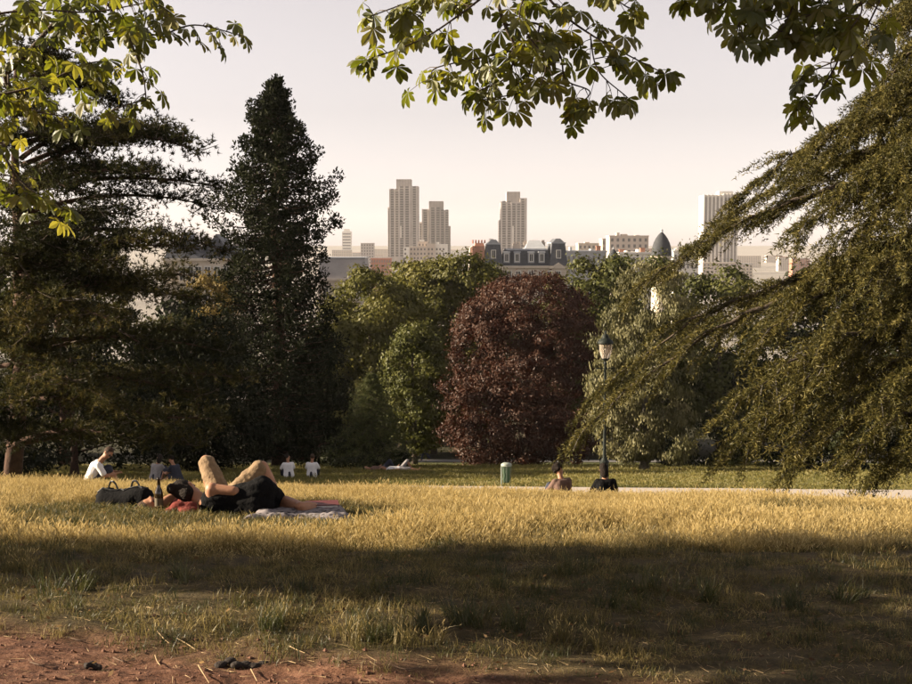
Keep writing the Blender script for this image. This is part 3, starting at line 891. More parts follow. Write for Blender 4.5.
def sequoia():
    Y = 60.0; x = wx(277, Y); base = np.array([x, Y, g1(x, Y)])
    t = thing('giant_conifer', base, 'tall dark conical conifer with ragged outline standing over the lower lawn', 'tree')
    zt = wz(80, Y); H = zt - base[2]
    m = MB(); tt = np.linspace(0, 1, 12)
    m.tube(base + np.stack([.1 * np.sin(tt * 6), .1 * np.cos(tt * 5), tt * H * .985 - .2], -1), .42 * (1 - .94 * tt), 10); m.build('trunk', BARK_RED, t, smooth=True)
    # half width of the crown in pixels against pixel row
    rows = np.array([80, 95, 110, 135, 160, 190, 220, 255, 300, 350, 400, 440, 462])
    half = np.array([4, 13, 24, 40, 48, 58, 60, 64, 66, 68, 68, 66, 62])
    cs, rad = [], []
    br = MB()
    nb = 400
    for i in range(nb):
        py = 84 + (i + random.random()) / nb * 372
        hw = np.interp(py, rows, half) / FPX * Y
        a = i * 2.39996 + random.uniform(-.3, .3)
        lob = float(vnoise(a % 6.2832 * 1.3, py * .045, 33))
        rr = hw * random.choice([random.uniform(.78, 1.05), random.uniform(.45, .9), random.uniform(.9, 1.1)]) * (.90 + .26 * lob)
        z = wz(py, Y)
        tip = np.array([x + math.cos(a) * rr, Y + math.sin(a) * rr, z])
        st = np.array([x, Y, z - rr * .05 + .1])
        md = (st + tip) / 2 - np.array([0, 0, rr * .16])
        pts = bez(st, md, tip, 6)
        br.tube(pts, np.linspace(.05, .012, 6), 4, caps=False)
        for k in (2, 3, 4, 5, 5):
            cs.append(pts[k] + rng.normal(size=3) * np.array([.06, .06, .08]) + [0, 0, .06]); rad.append(min(.62, .26 + .10 * rr) * random.uniform(.65, 1.2) * (1.0 if k < 5 else .8))
    br.build('branches', BARK_RED, t)['kind'] = 'stuff'
    cs = np.array(cs); rad = np.array(rad); n = 88000
    k = rng.integers(0, len(cs), n)
    d = rdir(n)
    c = cs[k] + d * (rad[k] * rng.uniform(.2, 1, n) ** .55)[:, None] * np.array([1, 1, .85])
    ax = unit(d * .8 + np.array([0, 0, .45]) + rng.normal(size=(n, 3)) * .35)
    l = rng.uniform(.11, .21, n)
    v, f = leaf_quads(c, ax, rdir(n), l, l * .5)
    foliage('crown', t, v, f, np.clip(.6 * rng.uniform(0, 1, len(cs))[k] + .4 * rng.uniform(0, 1, n), 0, 1), NEEDLE)
sequoia()

def tufts(cs, axes, nn, L, W, spread=.9):
    """needle brushes: nn needles around every point"""
    n = len(cs)
    c = np.repeat(cs, nn, axis=0); a = np.repeat(axes, nn, axis=0)
    d = unit(a * rng.uniform(.1, 1.0, (n * nn, 1)) + rdir(n * nn) * spread)
    return blades(c, d, L * rng.uniform(.7, 1.2, n * nn), np.full(n * nn, W))

def pine():
    Y0 = 31.0; x = wx(2, Y0); base = np.array([x, Y0, g1(x, Y0)])
    t = thing('black_pine', base, 'big pine with reddish trunk and long layered boughs', 'tree')
    top = np.array(tuple(P(26, 52, Y0 + .3)))
    m = MB(); tt = np.linspace(0, 1, 12)[:, None]
    tp = base + (top - base) * tt + np.concatenate([.18 * np.sin(tt * 5), .15 * np.cos(tt * 4), 0 * tt], 1); tp[0, 2] -= .3
    m.tube(tp, np.linspace(.24, .05, 12), 10); m.build('trunk', BARK_RED, t, smooth=True)
    tips = [(214, 186, 0), (196, 150, -1.5), (168, 132, 1.5), (120, 104, .5), (92, 84, -1), (60, 70, 1), (40, 58, 0), (150, 172, -2.5), (205, 205, 1.5), (178, 246, -1), (222, 250, 1.8), (160, 290, -2.5), (206, 300, .5), (190, 330, 2),
            (226, 352, -.5), (244, 378, 1), (150, 350, -3), (100, 260, -3.2), (70, 190, -3), (110, 320, -3.6), (60, 300, -3.4), (200, 395, -1), (222, 420, .6), (160, 420, -2.6), (110, 400, -3), (70, 380, -3.4), (130, 440, -1.6),
            (40, 240, -3), (90, 140, -2), (130, 215, 2.5), (60, 130, 2.5), (190, 445, 0), (-60, 200, 1), (-80, 300, -1), (-50, 380, 1), (-60, 120, 0), (20, 110, -2.4), (30, 330, -3.4), (140, 240, -3), (185, 275, 2.4), (12, 255, -2.6), (16, 195, -2.4), (0, 330, -2.8), (24, 400, -2.6), (-10, 150, -2.2), (-20, 290, -2.8), (40, 350, -2.2), (14, 440, -2), (-30, 420, -2.4), (176, 140, .6), (130, 140, -1.2), (100, 170, 1.4), (80, 240, -2.6), (130, 285, -2)]
    cs, ax = [], []
    for (px, py, dy) in tips:
        tip = np.array(tuple(P(px, py, Y0 + dy)))
        L = np.linalg.norm(tip[:2] - base[:2])
        zf = np.clip(tip[2] + random.uniform(-.35, .25) * min(L, 3) - base[2], 1.2, (top - base)[2] * .96)
        st = base + (top - base) * zf / (top - base)[2]
        md = (st + tip) / 2 + np.array([0, 0, .10 * L + random.uniform(-.1, .25)])
        pts = bez(st, md, tip, 14)
        b = MB(); b.tube(pts, np.linspace(.075, .014, 14), 6); b.build('limb', BARK_RED, t, smooth=True)
        sb = MB()
        for k in range(4, 14):
            for s in range(5):
                a = random.uniform(0, 6.283); l = random.uniform(.25, .95) * (1.15 - .03 * k)
                dirv = unit(pts[k] - pts[k - 1]) * .7 + np.array([math.cos(a), math.sin(a) * .9, random.uniform(-.30, .75)])
                dirv = unit(dirv)
                e = pts[k] + dirv * l
                sb.tube([pts[k], (pts[k] + e) / 2 - [0, 0, .03], e], [.014, .01, .006], 4, caps=False)
                for q in range(10):
                    f = random.uniform(.15, 1.05)
                    cs.append(pts[k] + dirv * l * f + rng.normal(size=3) * np.array([.13, .13, .11])); ax.append(unit(dirv + np.array([0, 0, .6])))
        sb.build('twigs', BARK, t)['kind'] = 'stuff'
    cs = np.array(cs); ax = np.array(ax)
    v, f = tufts(cs, ax, 10, .115, .024)
    foliage('crown', t, v, f, np.repeat(np.clip(.7 * rng.uniform(0, 1, len(cs)) + .3 * vnoise(cs[:, 0], cs[:, 2], 3), 0, 1), 10), PINE)
pine()

def yew(label, px, Y, top, w, bottom, n, seed, mat=YEW, loc=None, L=.2):
    t = broadleaf('yew_tree', label, 'tree', px, Y, top, w, bottom, mat, n, L, 130, .6, BARK_RED, seed=seed, asp=.4, loc=loc,
                  shape=[(0, .52, .42, .46), (-.24, .30, .26, .30), (.24, .32, .26, .30), (-.1, .16, .34, .17), (.14, .14, .34, .15), (-.34, .12, .16, .13), (.34, .12, .16, .13), (.08, .76, .22, .2)])
    return t
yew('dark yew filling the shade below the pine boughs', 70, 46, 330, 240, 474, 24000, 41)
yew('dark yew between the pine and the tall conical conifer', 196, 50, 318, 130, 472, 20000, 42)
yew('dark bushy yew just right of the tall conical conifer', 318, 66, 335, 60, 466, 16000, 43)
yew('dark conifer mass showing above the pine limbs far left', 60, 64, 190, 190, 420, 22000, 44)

def small_cedar():
    Y = 56.0; x = wx(371, Y); base = np.array([x, Y, g1(x, Y)])
    t = thing('young_cedar', base, 'small drooping cedar with pale leading shoot before the lime trees', 'tree')
    zt = wz(371, Y); H = zt - base[2]
    m = MB(); m.tube([base - [0, 0, .2], base + [0, 0, H * .5], [x, Y, zt]], [.12, .07, .01], 8); m.build('trunk', BARK, t, smooth=True)
    cs, ax = [], []; br = MB()
    for i in range(120):
        f = (i + .5) / 120
        z = base[2] + H * (.08 + .9 * f); r = (1 - f) ** .8 * 2.1 * random.uniform(.75, 1.1) + .08
        a = i * 2.39996
        tip = np.array([x + math.cos(a) * r, Y + math.sin(a) * r, z - .18 * r]); st = np.array([x, Y, z])
        pts = bez(st, (st + tip) / 2 + [0, 0, .12 * r], tip, 7); br.tube(pts, np.linspace(.02, .005, 7), 4, caps=False)
        for q in range(int(22 + 30 * r)):
            k = random.randint(1, 6); cs.append(pts[k] + rng.normal(size=3) * np.array([.14, .14, .035]) * (.4 + r * .5)); ax.append(unit(tip - st + np.array([0, 0, -.2])))
    br.build('branches', BARK, t)['kind'] = 'stuff'
    cs = np.array(cs); ax = np.array(ax)
    v, f = tufts(cs, ax, 10, .12, .018, .8)
    foliage('crown', t, v, f, np.repeat(rng.uniform(0, 1, len(cs)), 10), leafmat('young_cedar_needles', [(.040, .050, .018), (.075, .085, .030), (.13, .13, .05)], .2, gloss=.01))
small_cedar()

def big_cedar():
    Y0 = 24.0; x = wx(1030, Y0); base = np.array([x, Y0, g1(x, Y0)])
    t = thing('great_cedar', base, 'great cedar with sweeping drooping fronds reaching over the path', 'tree')
    top = np.array([x + .2, Y0 + .2, base[2] + 15.5])
    m = MB(); tt = np.linspace(0, 1, 12)[:, None]
    tp = base + (top - base) * tt; tp[0, 2] -= .3
    m.tube(tp, np.linspace(.52, .10, 12), 12); m.build('trunk', BARK_GREY, t, smooth=True)
    # root row at the trunk, tip pixel, depth offset of the tip, arch
    limbs = [(-150, (872, -10), -1, .7), (-90, (866, 48), 1.5, .8), (-60, (860, 110), -2, .8), (-20, (842, 150), .5, .8), (20, (792, 168), -1.5, .8), (40, (741, 194), 0, .9), (70, (770, 215), 2.0, .9),
             (90, (712, 232), 2, 1.0), (140, (640, 288), .5, 1.2), (215, (592, 398), .8, 1.3), (225, (584, 430), -.8, 1.3), 
             (290, (740, 400), -4.4, .9), (300, (735, 450), -1, .9), (320, (788, 470), .5, .9), (335, (800, 440), -4.6, .8), (350, (845, 462), -3, .8), (360, (872, 482), 0, .7),
             (120, (800, 230), -4.0, .8), (60, (850, 190), -3.5, .7), (10, (890, 90), -3, .6), (-120, (905, 20), -3, .5), (-60, (900, 60), 2, .5), (-40, (885, 130), 1, .6), (30, (820, 160), 2.5, .7), (0, (905, 150), -4, .5), (80, (905, 210), -4.5, .5), (-140, (884, 30), 2, .6), (60, (870, 235), -1.5, .6), (100, (830, 255), -3, .7), (40, (890, 180), .5, .6), (130, (900, 300), -2, .5), (-20, (868, 170), 2.2, .6), (150, (880, 270), -4.6, .6), (300, (880, 400), -4.8, .6), (330, (905, 455), -3, .5), (190, (800, 292), -2, .8), (195, (764, 338), -2.4, .9), (215, (792, 385), -1.2, .9), (185, (740, 318), 1.5, .9), (160, (835, 325), -3.4, .7), (205, (868, 345), -2, .6), (150, (852, 300), 1, .7), (230, (832, 380), -3.5, .7), (260, (760, 420), -3.6, .8)]
    cs, ax = [], []; NS = 8
    for li, (rp, (px, py), dy, arch) in enumerate(limbs):
        tip = np.array(tuple(P(px, py, Y0 + dy)))
        zr = wz(rp + 45, Y0)
        st = np.array([x, Y0, np.clip(zr, base[2] + 1.2, top[2] - .5)])
        Lh = np.linalg.norm(tip - st)
        md = st * .42 + tip * .58 + np.array([0, 0, .17 * Lh * arch + .25])
        N = 26
        pts = bez(st, md, tip, N)
        pts[1:-1] += rng.normal(size=(N - 2, 3)) * .03
        b = MB(); b.tube(pts, (.075 + .006 * Lh) * (1 - np.linspace(0, 1, N)) ** 1.3 + .006, 7); b.build('limb', BARK, t, smooth=True)
        sb = MB()
        fwd = unit((tip - st) * np.array([1, 1, 0]))
        lat = np.array([-fwd[1], fwd[0], 0])
        for k in range(3, N):
            fk = k / (N - 1)
            tg = unit(pts[k] - pts[k - 1])
            for s in (-1, 1):
                for rep in range(2):
                    sl = random.uniform(.45, 1.3) * (1.2 - .85 * fk) * min(1.25, Lh / 6)
                    dv = unit(tg * random.uniform(.9, 1.5) + lat * s * random.uniform(.1, .95) + np.array([0, 0, random.uniform(-.22, .06)]))
                    e = pts[k] + dv * sl
                    mdp = (pts[k] + e) / 2 + np.array([0, 0, .12 * sl])
                    e = e - np.array([0, 0, .16 * sl])
                    q = bez(pts[k], mdp, e, 7)
                    sb.tube(q[::2], [.011, .008, .006, .003], 3, caps=False)
                    # drooping sprays carrying the needle rosettes, all combed outwards
                    for j in range(int(3.5 + 5.2 * sl)):
                        a0 = q[random.randint(0, 6)] + np.array([0, 0, random.uniform(-.01, .06)])
                        dd = unit(dv * .6 + tg * .6 + rng.normal(size=3) * .17 + np.array([0, 0, random.uniform(-.42, .0)]))
                        ll = random.uniform(.20, .50)
                        u = np.linspace(.04, 1, NS)[:, None]
                        cs.append(a0 + dd * ll * u + np.array([0, 0, -.16]) * (u ** 2) * ll + rng.normal(size=(NS, 3)) * .012)
                        ax.append(np.repeat(dd[None, :], NS, 0))
        sb.build('twigs', BARK_GREY, t)['kind'] = 'stuff'
    cs = np.concatenate(cs); ax = np.concatenate(ax)
    print('cedar rosettes', len(cs))
    v, f = tufts(cs, ax, 3, .085, .020, .9)
    lt = np.repeat(rng.uniform(0, 1, len(cs) // NS + 1), NS)[:len(cs)]
    foliage('crown', t, v, f, np.repeat(np.clip(.75 * lt + .25 * rng.uniform(0, 1, len(cs)), 0, 1), 3), CEDAR)
big_cedar()

# ------------------------------------------------------------------ horse chestnuts framing the view
CHEST = leafmat('chestnut_leaf', [(.072, .084, .014), (.105, .112, .020), (.140, .138, .026), (.18, .155, .034)], .55, (1.25, 1.25, .42), gloss=.04, inst=True)
CHEST_C = leafmat('chestnut_crown_leaf', [(.05, .06, .014), (.09, .095, .02)], .4, gloss=.03)

def chestnut_leaf_mesh(i, rs):
    """palmate leaf: seven drooping leaflets, widest near the tip, folded on the midrib"""
    v, f = [], []
    angs = [-118, -78, -38, 0, 38, 78, 118] if i % 3 else [-84, -42, 0, 42, 84]
    fac = [.50, .76, .95, 1.0, .95, .76, .50] if i % 3 else [.62, .92, 1.0, .92, .62]
    for a, k in zip(angs, fac):
        a = R(a + rs.uniform(-7, 7)); L = k * rs.uniform(.9, 1.1); dr = rs.uniform(.18, .42); tw = rs.uniform(-.25, .25)
        ca, sa = math.sin(a), math.cos(a)
        n0 = len(v)
        for (tpos, hw) in ((.04, .012), (.35, .105), (.66, .205), (.87, .15), (1.0, 0.0)):
            zc = -dr * L * tpos ** 2
            for s in ((-1, 0, 1) if hw > 0 else (0,)):
                x_, y_ = s * hw * L, tpos * L
                v.append((x_ * sa + y_ * ca, -x_ * ca + y_ * sa, zc + abs(s) * hw * L * .35 + s * hw * L * tw))
        for q in range(3):
            b = n0 + q * 3
            f += [(b, b + 1, b + 4, b + 3), (b + 1, b + 2, b + 5, b + 4)]
        b = n0 + 9
        f += [(b, b + 1, b + 3), (b + 1, b + 2, b + 3)]
    me = bpy.data.meshes.new('leaf')
    me.from_pydata([tuple(c) for c in v], [], f)
    me.materials.append(CHEST)
    return me

_rs = random.Random(5)
LEAVES = [chestnut_leaf_mesh(i, _rs) for i in range(9)]

def chestnut(name, label, base, crown_env, ncrown, ncl, boughs, leaf_r, top, step, maxleaf=300, dens=1.0, crown_seed=0):
    base = np.array(base)
    t = thing(name, base, label, 'tree')
    v, f, ti, cs = crown_leaves(crown_env, ncl, .55, ncrown, .22, asp=.6, lf=.08)
    foliage('crown', t, v, f, ti, CHEST_C)
    trunk_and_limbs(t, base, top, .32, cs[:14], BARK_GREY)
    tw = MB()
    spots = []
    for bi, (start, pts, r0) in enumerate(boughs):
        w = [np.array(tuple(P(a, b, d))) for a, b, d in pts]
        if start is not None: w = [np.array(start)] + w
        line = spline(w, 8 * len(w))
        b = MB(); b.tube(line, np.linspace(r0, .004, len(line)), 7); b.build('bough', BARK, t, smooth=True)
        seg = np.linalg.norm(np.diff(line, axis=0), axis=1); s = np.concatenate([[0], np.cumsum(seg)])
        i0 = s[8] if start is not None else .05
        for q in np.arange(i0, s[-1], step):
            p = np.array([np.interp(q, s, line[:, j]) for j in range(3)])
            tn = unit(np.array([np.interp(min(q + .05, s[-1]), s, line[:, j]) for j in range(3)]) - np.array([np.interp(max(q - .05, 0), s, line[:, j]) for j in range(3)]))
            for sgn in (-1, 1):
                if random.random() > dens: continue
                a = random.uniform(0, 6.283)
                side = unit(np.cross(tn, rdir(1)[0])) * np.array([1, 1, .5])
                e = p + side * random.uniform(.05, .18) + tn * random.uniform(0, .08) + np.array([0, 0, random.uniform(-.10, .06)])
                tw.tube([p, (p + e) / 2 + [0, 0, .015], e], [.0045, .003, .002], 3, caps=False)
                spots.append((e, side + tn * .5))
        e = line[-1]
        for _ in range(2): spots.append((e, tn + rdir(1)[0] * .6))
    tw.build('leaf_stalks', BARK, t)['kind'] = 'stuff'
    random.shuffle(spots)
    b0 = np.array(base)
    def leaf_pose(d):
        dh = Vector((d[0], d[1], 0)) + Vector((random.uniform(-.6, .6), random.uniform(-.6, .6), 0))
        yv = (dh.normalized() * random.uniform(.35, .9) + Vector((0, 0, -random.uniform(.35, 1.0)))).normalized()
        up = Vector((random.uniform(-.5, .5), random.uniform(-.5, .5), 1))
        xv = yv.cross(up).normalized(); zv = xv.cross(yv).normalized()
        return Matrix((xv, yv, zv)).transposed(), leaf_r * random.uniform(.7, 1.15)
    for (e, d) in spots[:maxleaf]:
        o = bpy.data.objects.new('leaf', random.choice(LEAVES))
        COL.objects.link(o); o.parent = t
        o.location = Vector(e - b0)
        M, sc = leaf_pose(d)
        o.rotation_euler = M.to_euler()
        o.scale = (sc, sc, sc)
    if len(spots) > maxleaf:
        rest = MB()
        for (e, d) in spots[maxleaf:]:
            me = random.choice(LEAVES); M, sc = leaf_pose(d)
            vv = np.array([tuple(q.co) for q in me.vertices]) @ np.array(M).T * sc + e
            rest.add2(vv, [list(p.vertices) for p in me.polygons if len(p.vertices) == 4], [list(p.vertices) for p in me.polygons if len(p.vertices) == 3])
        rest.build('more_leaves', CHEST, t)['kind'] = 'stuff'
    print(name, 'leaves', len(spots))
    return t

_sr = random.Random(77)
_stray = [((_sr.uniform(-12.5, -5.5), _sr.uniform(7.4, 8.7), _sr.uniform(2.6, 6.5)), (_sr.uniform(.3, .7), _sr.uniform(.2, .45), _sr.uniform(.25, .5))) for _ in range(22)]   # unseen loose sprays, added to break up the crown's shadow edge
D = 9.8
chestnut('horse_chestnut', 'horse chestnut whose lit yellow green boughs hang beside the big pine', (-8.6, 7.2, g1(-8.6, 7.2)),
    [((-8.4, 6.8, 4.2), (3.2, 1.35, 1.9)), ((-8.6, 6.2, 7.2), (4.2, 2.2, 2.4)), ((-8.8, 5.8, 9.4), (3.4, 2.3, 2.2)), ((-9.5, 5.6, 5.8), (3.2, 1.6, 1.6)), ((-7.6, 5.0, 3.5), (2.2, .9, .9)), ((-7.0, 5.6, 3.3), (1.6, 1.0, .7))] + _stray, 23000, 150,  # low near lobes added to shade the right foreground
    [((-8.4, 7.4, 2.6), [(-60, 120, D), (8, 72, D), (35, 45, D), (60, 18, D), (95, -3, D), (118, 18, D), (132, 45, D - .1), (143, 75, D - .1), (146, 100, D - .1)], .026),
     (None, [(118, 18, D), (155, 35, D), (195, 25, D), (243, 36, D)], .010),
     (None, [(-60, 60, D + .4), (15, 20, D + .4), (48, 0, D + .4), (80, -14, D + .4)], .014),
     (None, [(8, 72, D), (12, 100, D - .2), (40, 112, D - .3), (76, 118, D - .3)], .010),
     ((-8.4, 7.4, 2.4), [(-60, 140, D + .3), (-5, 150, D + .3), (18, 178, D + .2), (42, 198, D + .2), (70, 212, D + .2)], .016),
     (None, [(146, 100, D - .1), (130, 104, D - .2), (108, 112, D - .2)], .006),
     (None, [(-60, 105, D - .5), (30, 88, D - .5), (80, 66, D - .5), (108, 60, D - .5)], .012),
     (None, [(60, 18, D), (85, 34, D + .2), (132, 28, D + .2)], .008),
     (None, [(-40, 20, D - .6), (30, 10, D - .6), (90, 12, D - .6), (150, 2, D - .6)], .010),
     (None, [(-40, 190, D), (5, 175, D), (30, 195, D)], .008),
     (None, [(-40, 50, D), (20, 52, D), (70, 50, D + .3), (100, 84, D + .3)], .008),
     (None, [(95, -3, D), (140, -4, D), (165, 8, D)], .006)],
    .118, (-8.6, 7.2, 9.0), .092, 300)

D = 9.0; E7 = 7.7
chestnut('horse_chestnut', 'horse chestnut whose shaded leafy twigs hang against the open sky', (5.2, -1.6, g1(5.2, -1.6)),
    [((3.2, -.6, 6.8), (5.4, 3.8, 1.9)), ((3.0, -1.0, 9.2), (5.4, 4.4, 2.4)), ((-.4, .8, 7.0), (4.6, 3.8, 1.3)), ((1.0, 2.6, 8.2), (5.0, 3.6, 1.4))], 24000, 210,  # unseen crown, enlarged overhead to deepen the foreground shade
    [((2.6, 3.0, 5.4), [(470, -130, D), (492, -20, D), (505, 25, D), (515, 50, D), (505, 78, D), (476, 92, D)], .020),
     (None, [(492, -10, D), (455, 18, D - .2), (420, 40, D - .2), (368, 60, D - .2)], .009),
     (None, [(480, -20, D), (410, 2, D + .2), (366, 18, D + .2)], .008),
     (None, [(505, 25, D), (540, 25, D), (560, 55, D), (566, 80, D), (590, 92, D), (572, 110, D)], .009),
     ((2.8, 2.8, 5.2), [(560, -120, D), (545, -20, D), (562, 12, D), (590, 34, D), (622, 52, D), (665, 74, D)], .014),
     (None, [(515, 50, D), (480, 58, D + .2), (436, 68, D + .2), (432, 80, D + .2)], .007),
     (None, [(540, 25, D), (528, 80, D), (522, 92, D), (482, 100, D)], .007),
     (None, [(590, 34, D), (598, 70, D - .2), (628, 98, D - .2)], .006),
     (None, [(590, -30, D), (620, 2, D), (636, 10, D)], .006),
     (None, [(440, -30, D + .3), (430, 5, D + .3), (400, 30, D + .3)], .006),
     (None, [(530, -20, D - .3), (520, 20, D - .3), (545, 60, D - .3), (540, 88, D - .3)], .007),
     ((3.4, 3.0, 4.6), [(860, -120, E7), (800, -40, E7), (765, 0, E7), (742, 18, E7), (736, 36, E7)], .016),
     (None, [(765, -10, E7), (705, -12, E7), (684, 0, E7)], .006),
     (None, [(800, -40, E7), (792, 8, E7), (778, 34, E7), (770, 46, E7)], .007),
     (None, [(850, -50, E7 + .3), (845, 20, E7 + .3), (838, 60, E7 + .3), (818, 95, E7 + .3), (804, 118, E7 + .3)], .010),
     (None, [(890, -30, E7), (830, 5, E7), (795, 22, E7)], .006),
     (None, [(780, -30, E7 + .1), (772, 8, E7 + .1), (752, 32, E7 + .1)], .006),
     (None, [(850, -30, E7 + .2), (822, 15, E7 + .2), (845, 42, E7 + .2)], .006),
     (None, [(880, 0, E7 - .1), (868, 25, E7 - .1), (850, 60, E7 - .1)], .006),
     (None, [(730, -30, E7), (726, 0, E7), (712, 10, E7)], .005),
     (None, [(820, -30, E7 + .2), (812, 10, E7 + .2), (830, 32, E7 + .2)], .006),
     (None, [(850, -20, E7 - .2), (862, 8, E7 - .2), (850, 30, E7 - .2)], .006),
     (None, [(838, 60, E7 + .3), (806, 74, E7 + .3), (798, 84, E7 + .3)], .005)],
    .128, (5.0, -1.4, 9.0), .098, 300)

# trees standing to the left outside the view: they shade the lower conifers
broadleaf('shade_tree', 'tall leafy tree out to the left of the pine', 'tree', 0, 58, 120, 270, 440, DARKG, 8000, .6, 60, 2.0, seed=61, nlimb=6, loc=(-47,))
broadleaf('shade_tree', 'tall leafy tree out to the left before the yews', 'tree', 0, 43, 110, 300, 450, DARKG, 8000, .6, 60, 2.0, seed=62, nlimb=6, loc=(-40,))

# the wood goes on to both sides of the view
for i, (x_, Y_, tp, w_, lab) in enumerate([(-45, 92, 205, 170, 'leafy park tree standing left of the balcony house'), (-58, 100, 200, 170, 'leafy park tree farther left along the wooded slope'), (-33, 104, 215, 130, 'leafy park tree close behind the left hand yews'),
        (36, 74, 215, 190, 'leafy park tree right of the great cedar'), (52, 88, 205, 190, 'leafy park tree at the right end of the wooded slope')]):
    broadleaf('park_tree', lab, 'tree', 0, Y_, tp, w_, 452, OLIVE, 7000, .6, 60, 1.6, seed=80 + i, nlimb=6, loc=(x_,))

# ------------------------------------------------------------------ grass
DRY = leafmat('dry_grass', [(.15, .11, .037), (.29, .212, .076), (.47, .36, .145)], .35, inst=True, gloss=.02)
DRYG = leafmat('half_dry_grass', [(.085, .070, .022), (.145, .115, .038), (.26, .20, .08)], .35, inst=True, gloss=.02)
GREEN = leafmat('green_grass', [(.028, .034, .009), (.052, .055, .015), (.085, .08, .024)], .4, inst=True, gloss=.03)  # green turf, kept dark to deepen the shaded foreground
LAWN = leafmat('lawn_grass', [(.10, .098, .024), (.165, .145, .038), (.25, .20, .065)], .35, inst=True, gloss=.02)

SRC = bpy.data.collections.new('grass_clumps')       # sources of the grass, not linked to the scene
SEED = leafmat('seed_heads', [(.36, .275, .115), (.52, .41, .185), (.68, .55, .29)], .3, inst=True, gloss=.01)
def clump(name, n, rad, h0, h1, wid, lean, mat, heads=0.0, seg=3):
    rs = np.random.default_rng(abs(hash(name)) % 1000 if False else sum(map(ord, name)))
    v, f4, f3, fh = [], [], [], []
    for i in range(n):
        a = rs.uniform(0, 6.283); r = rad * math.sqrt(rs.uniform(0, 1))
        b = np.array([math.cos(a) * r, math.sin(a) * r, -.01])
        h = rs.uniform(h0, h1); la = rs.uniform(0, 6.283); le = rs.uniform(.1, 1.0) * lean
        d = np.array([math.cos(la), math.sin(la), 0]); s = np.array([-d[1], d[0], 0]); sa = rs.uniform(0, 3.14); s = s * math.cos(sa) + d * math.sin(sa)
        n0 = len(v)
        for k in range(seg):
            u = k / seg
            c = b + np.array([0, 0, 1]) * h * u * (1 - .25 * le * u) + d * h * le * u * u
            w = wid * (1 - .55 * u) * .5
            v += [c - s * w, c + s * w]
        tip = b + np.array([0, 0, 1]) * h * (1 - .25 * le) + d * h * le
        v.append(tip)
        for k in range(seg - 1):
            q = n0 + 2 * k; f4.append([q, q + 1, q + 3, q + 2])
        q = n0 + 2 * (seg - 1); f3.append([q, q + 1, q + 2])
        if rs.uniform() < heads:                      # nodding seed head
            ud = unit(np.array([d[0] * le, d[1] * le, .8])); hl = rs.uniform(.02, .05); hw = rs.uniform(.0022, .0045)
            for sv in (s, np.cross(ud, s)):
                m0 = len(v)
                v += [tip - ud * .01, tip + sv * hw + ud * hl * .4, tip + ud * hl, tip - sv * hw + ud * hl * .4]
                fh.append([m0, m0 + 1, m0 + 2, m0 + 3])
    fs = [np.array(f4)] if f4 else []
    if f3: fs.append(np.array(f3))
    nb = len(f4) + len(f3)
    if fh: fs.append(np.array(fh))
    me = mesh_np(name, np.array(v), fs)
    me.materials.append(mat)
    if fh:
        me.materials.append(SEED)
        me.polygons.foreach_set('material_index', np.concatenate([np.zeros(nb, np.int32), np.ones(len(fh), np.int32)]))
    o = bpy.data.objects.new(name, me)
    SRC.objects.link(o)
# alphabetical order gives the index
clump('a_dry', 30, .12, .05, .18, .0045, .9, DRY, .75)
clump('b_dry', 32, .13, .04, .14, .0045, 1.3, DRY, .6)
clump('c_half', 36, .11, .04, .12, .005, .9, DRYG)
clump('d_half_low', 40, .13, .015, .06, .005, 1.3, DRYG, .0)
clump('e_green', 36, .10, .04, .13, .005, .9, GREEN)
clump('f_green_low', 40, .12, .02, .07, .005, 1.0, GREEN)
clump('g_lawn', 90, .28, .02, .07, .014, .8, LAWN, seg=2)
clump('h_flat_straw', 18, .14, .02, .07, .0035, 3.4, DRY)
clump('i_tall_green', 22, .06, .14, .36, .008, .7, GREEN, .12, seg=4)
clump('j_tall_pale', 22, .07, .10, .28, .007, .8, DRYG, .4, seg=4)

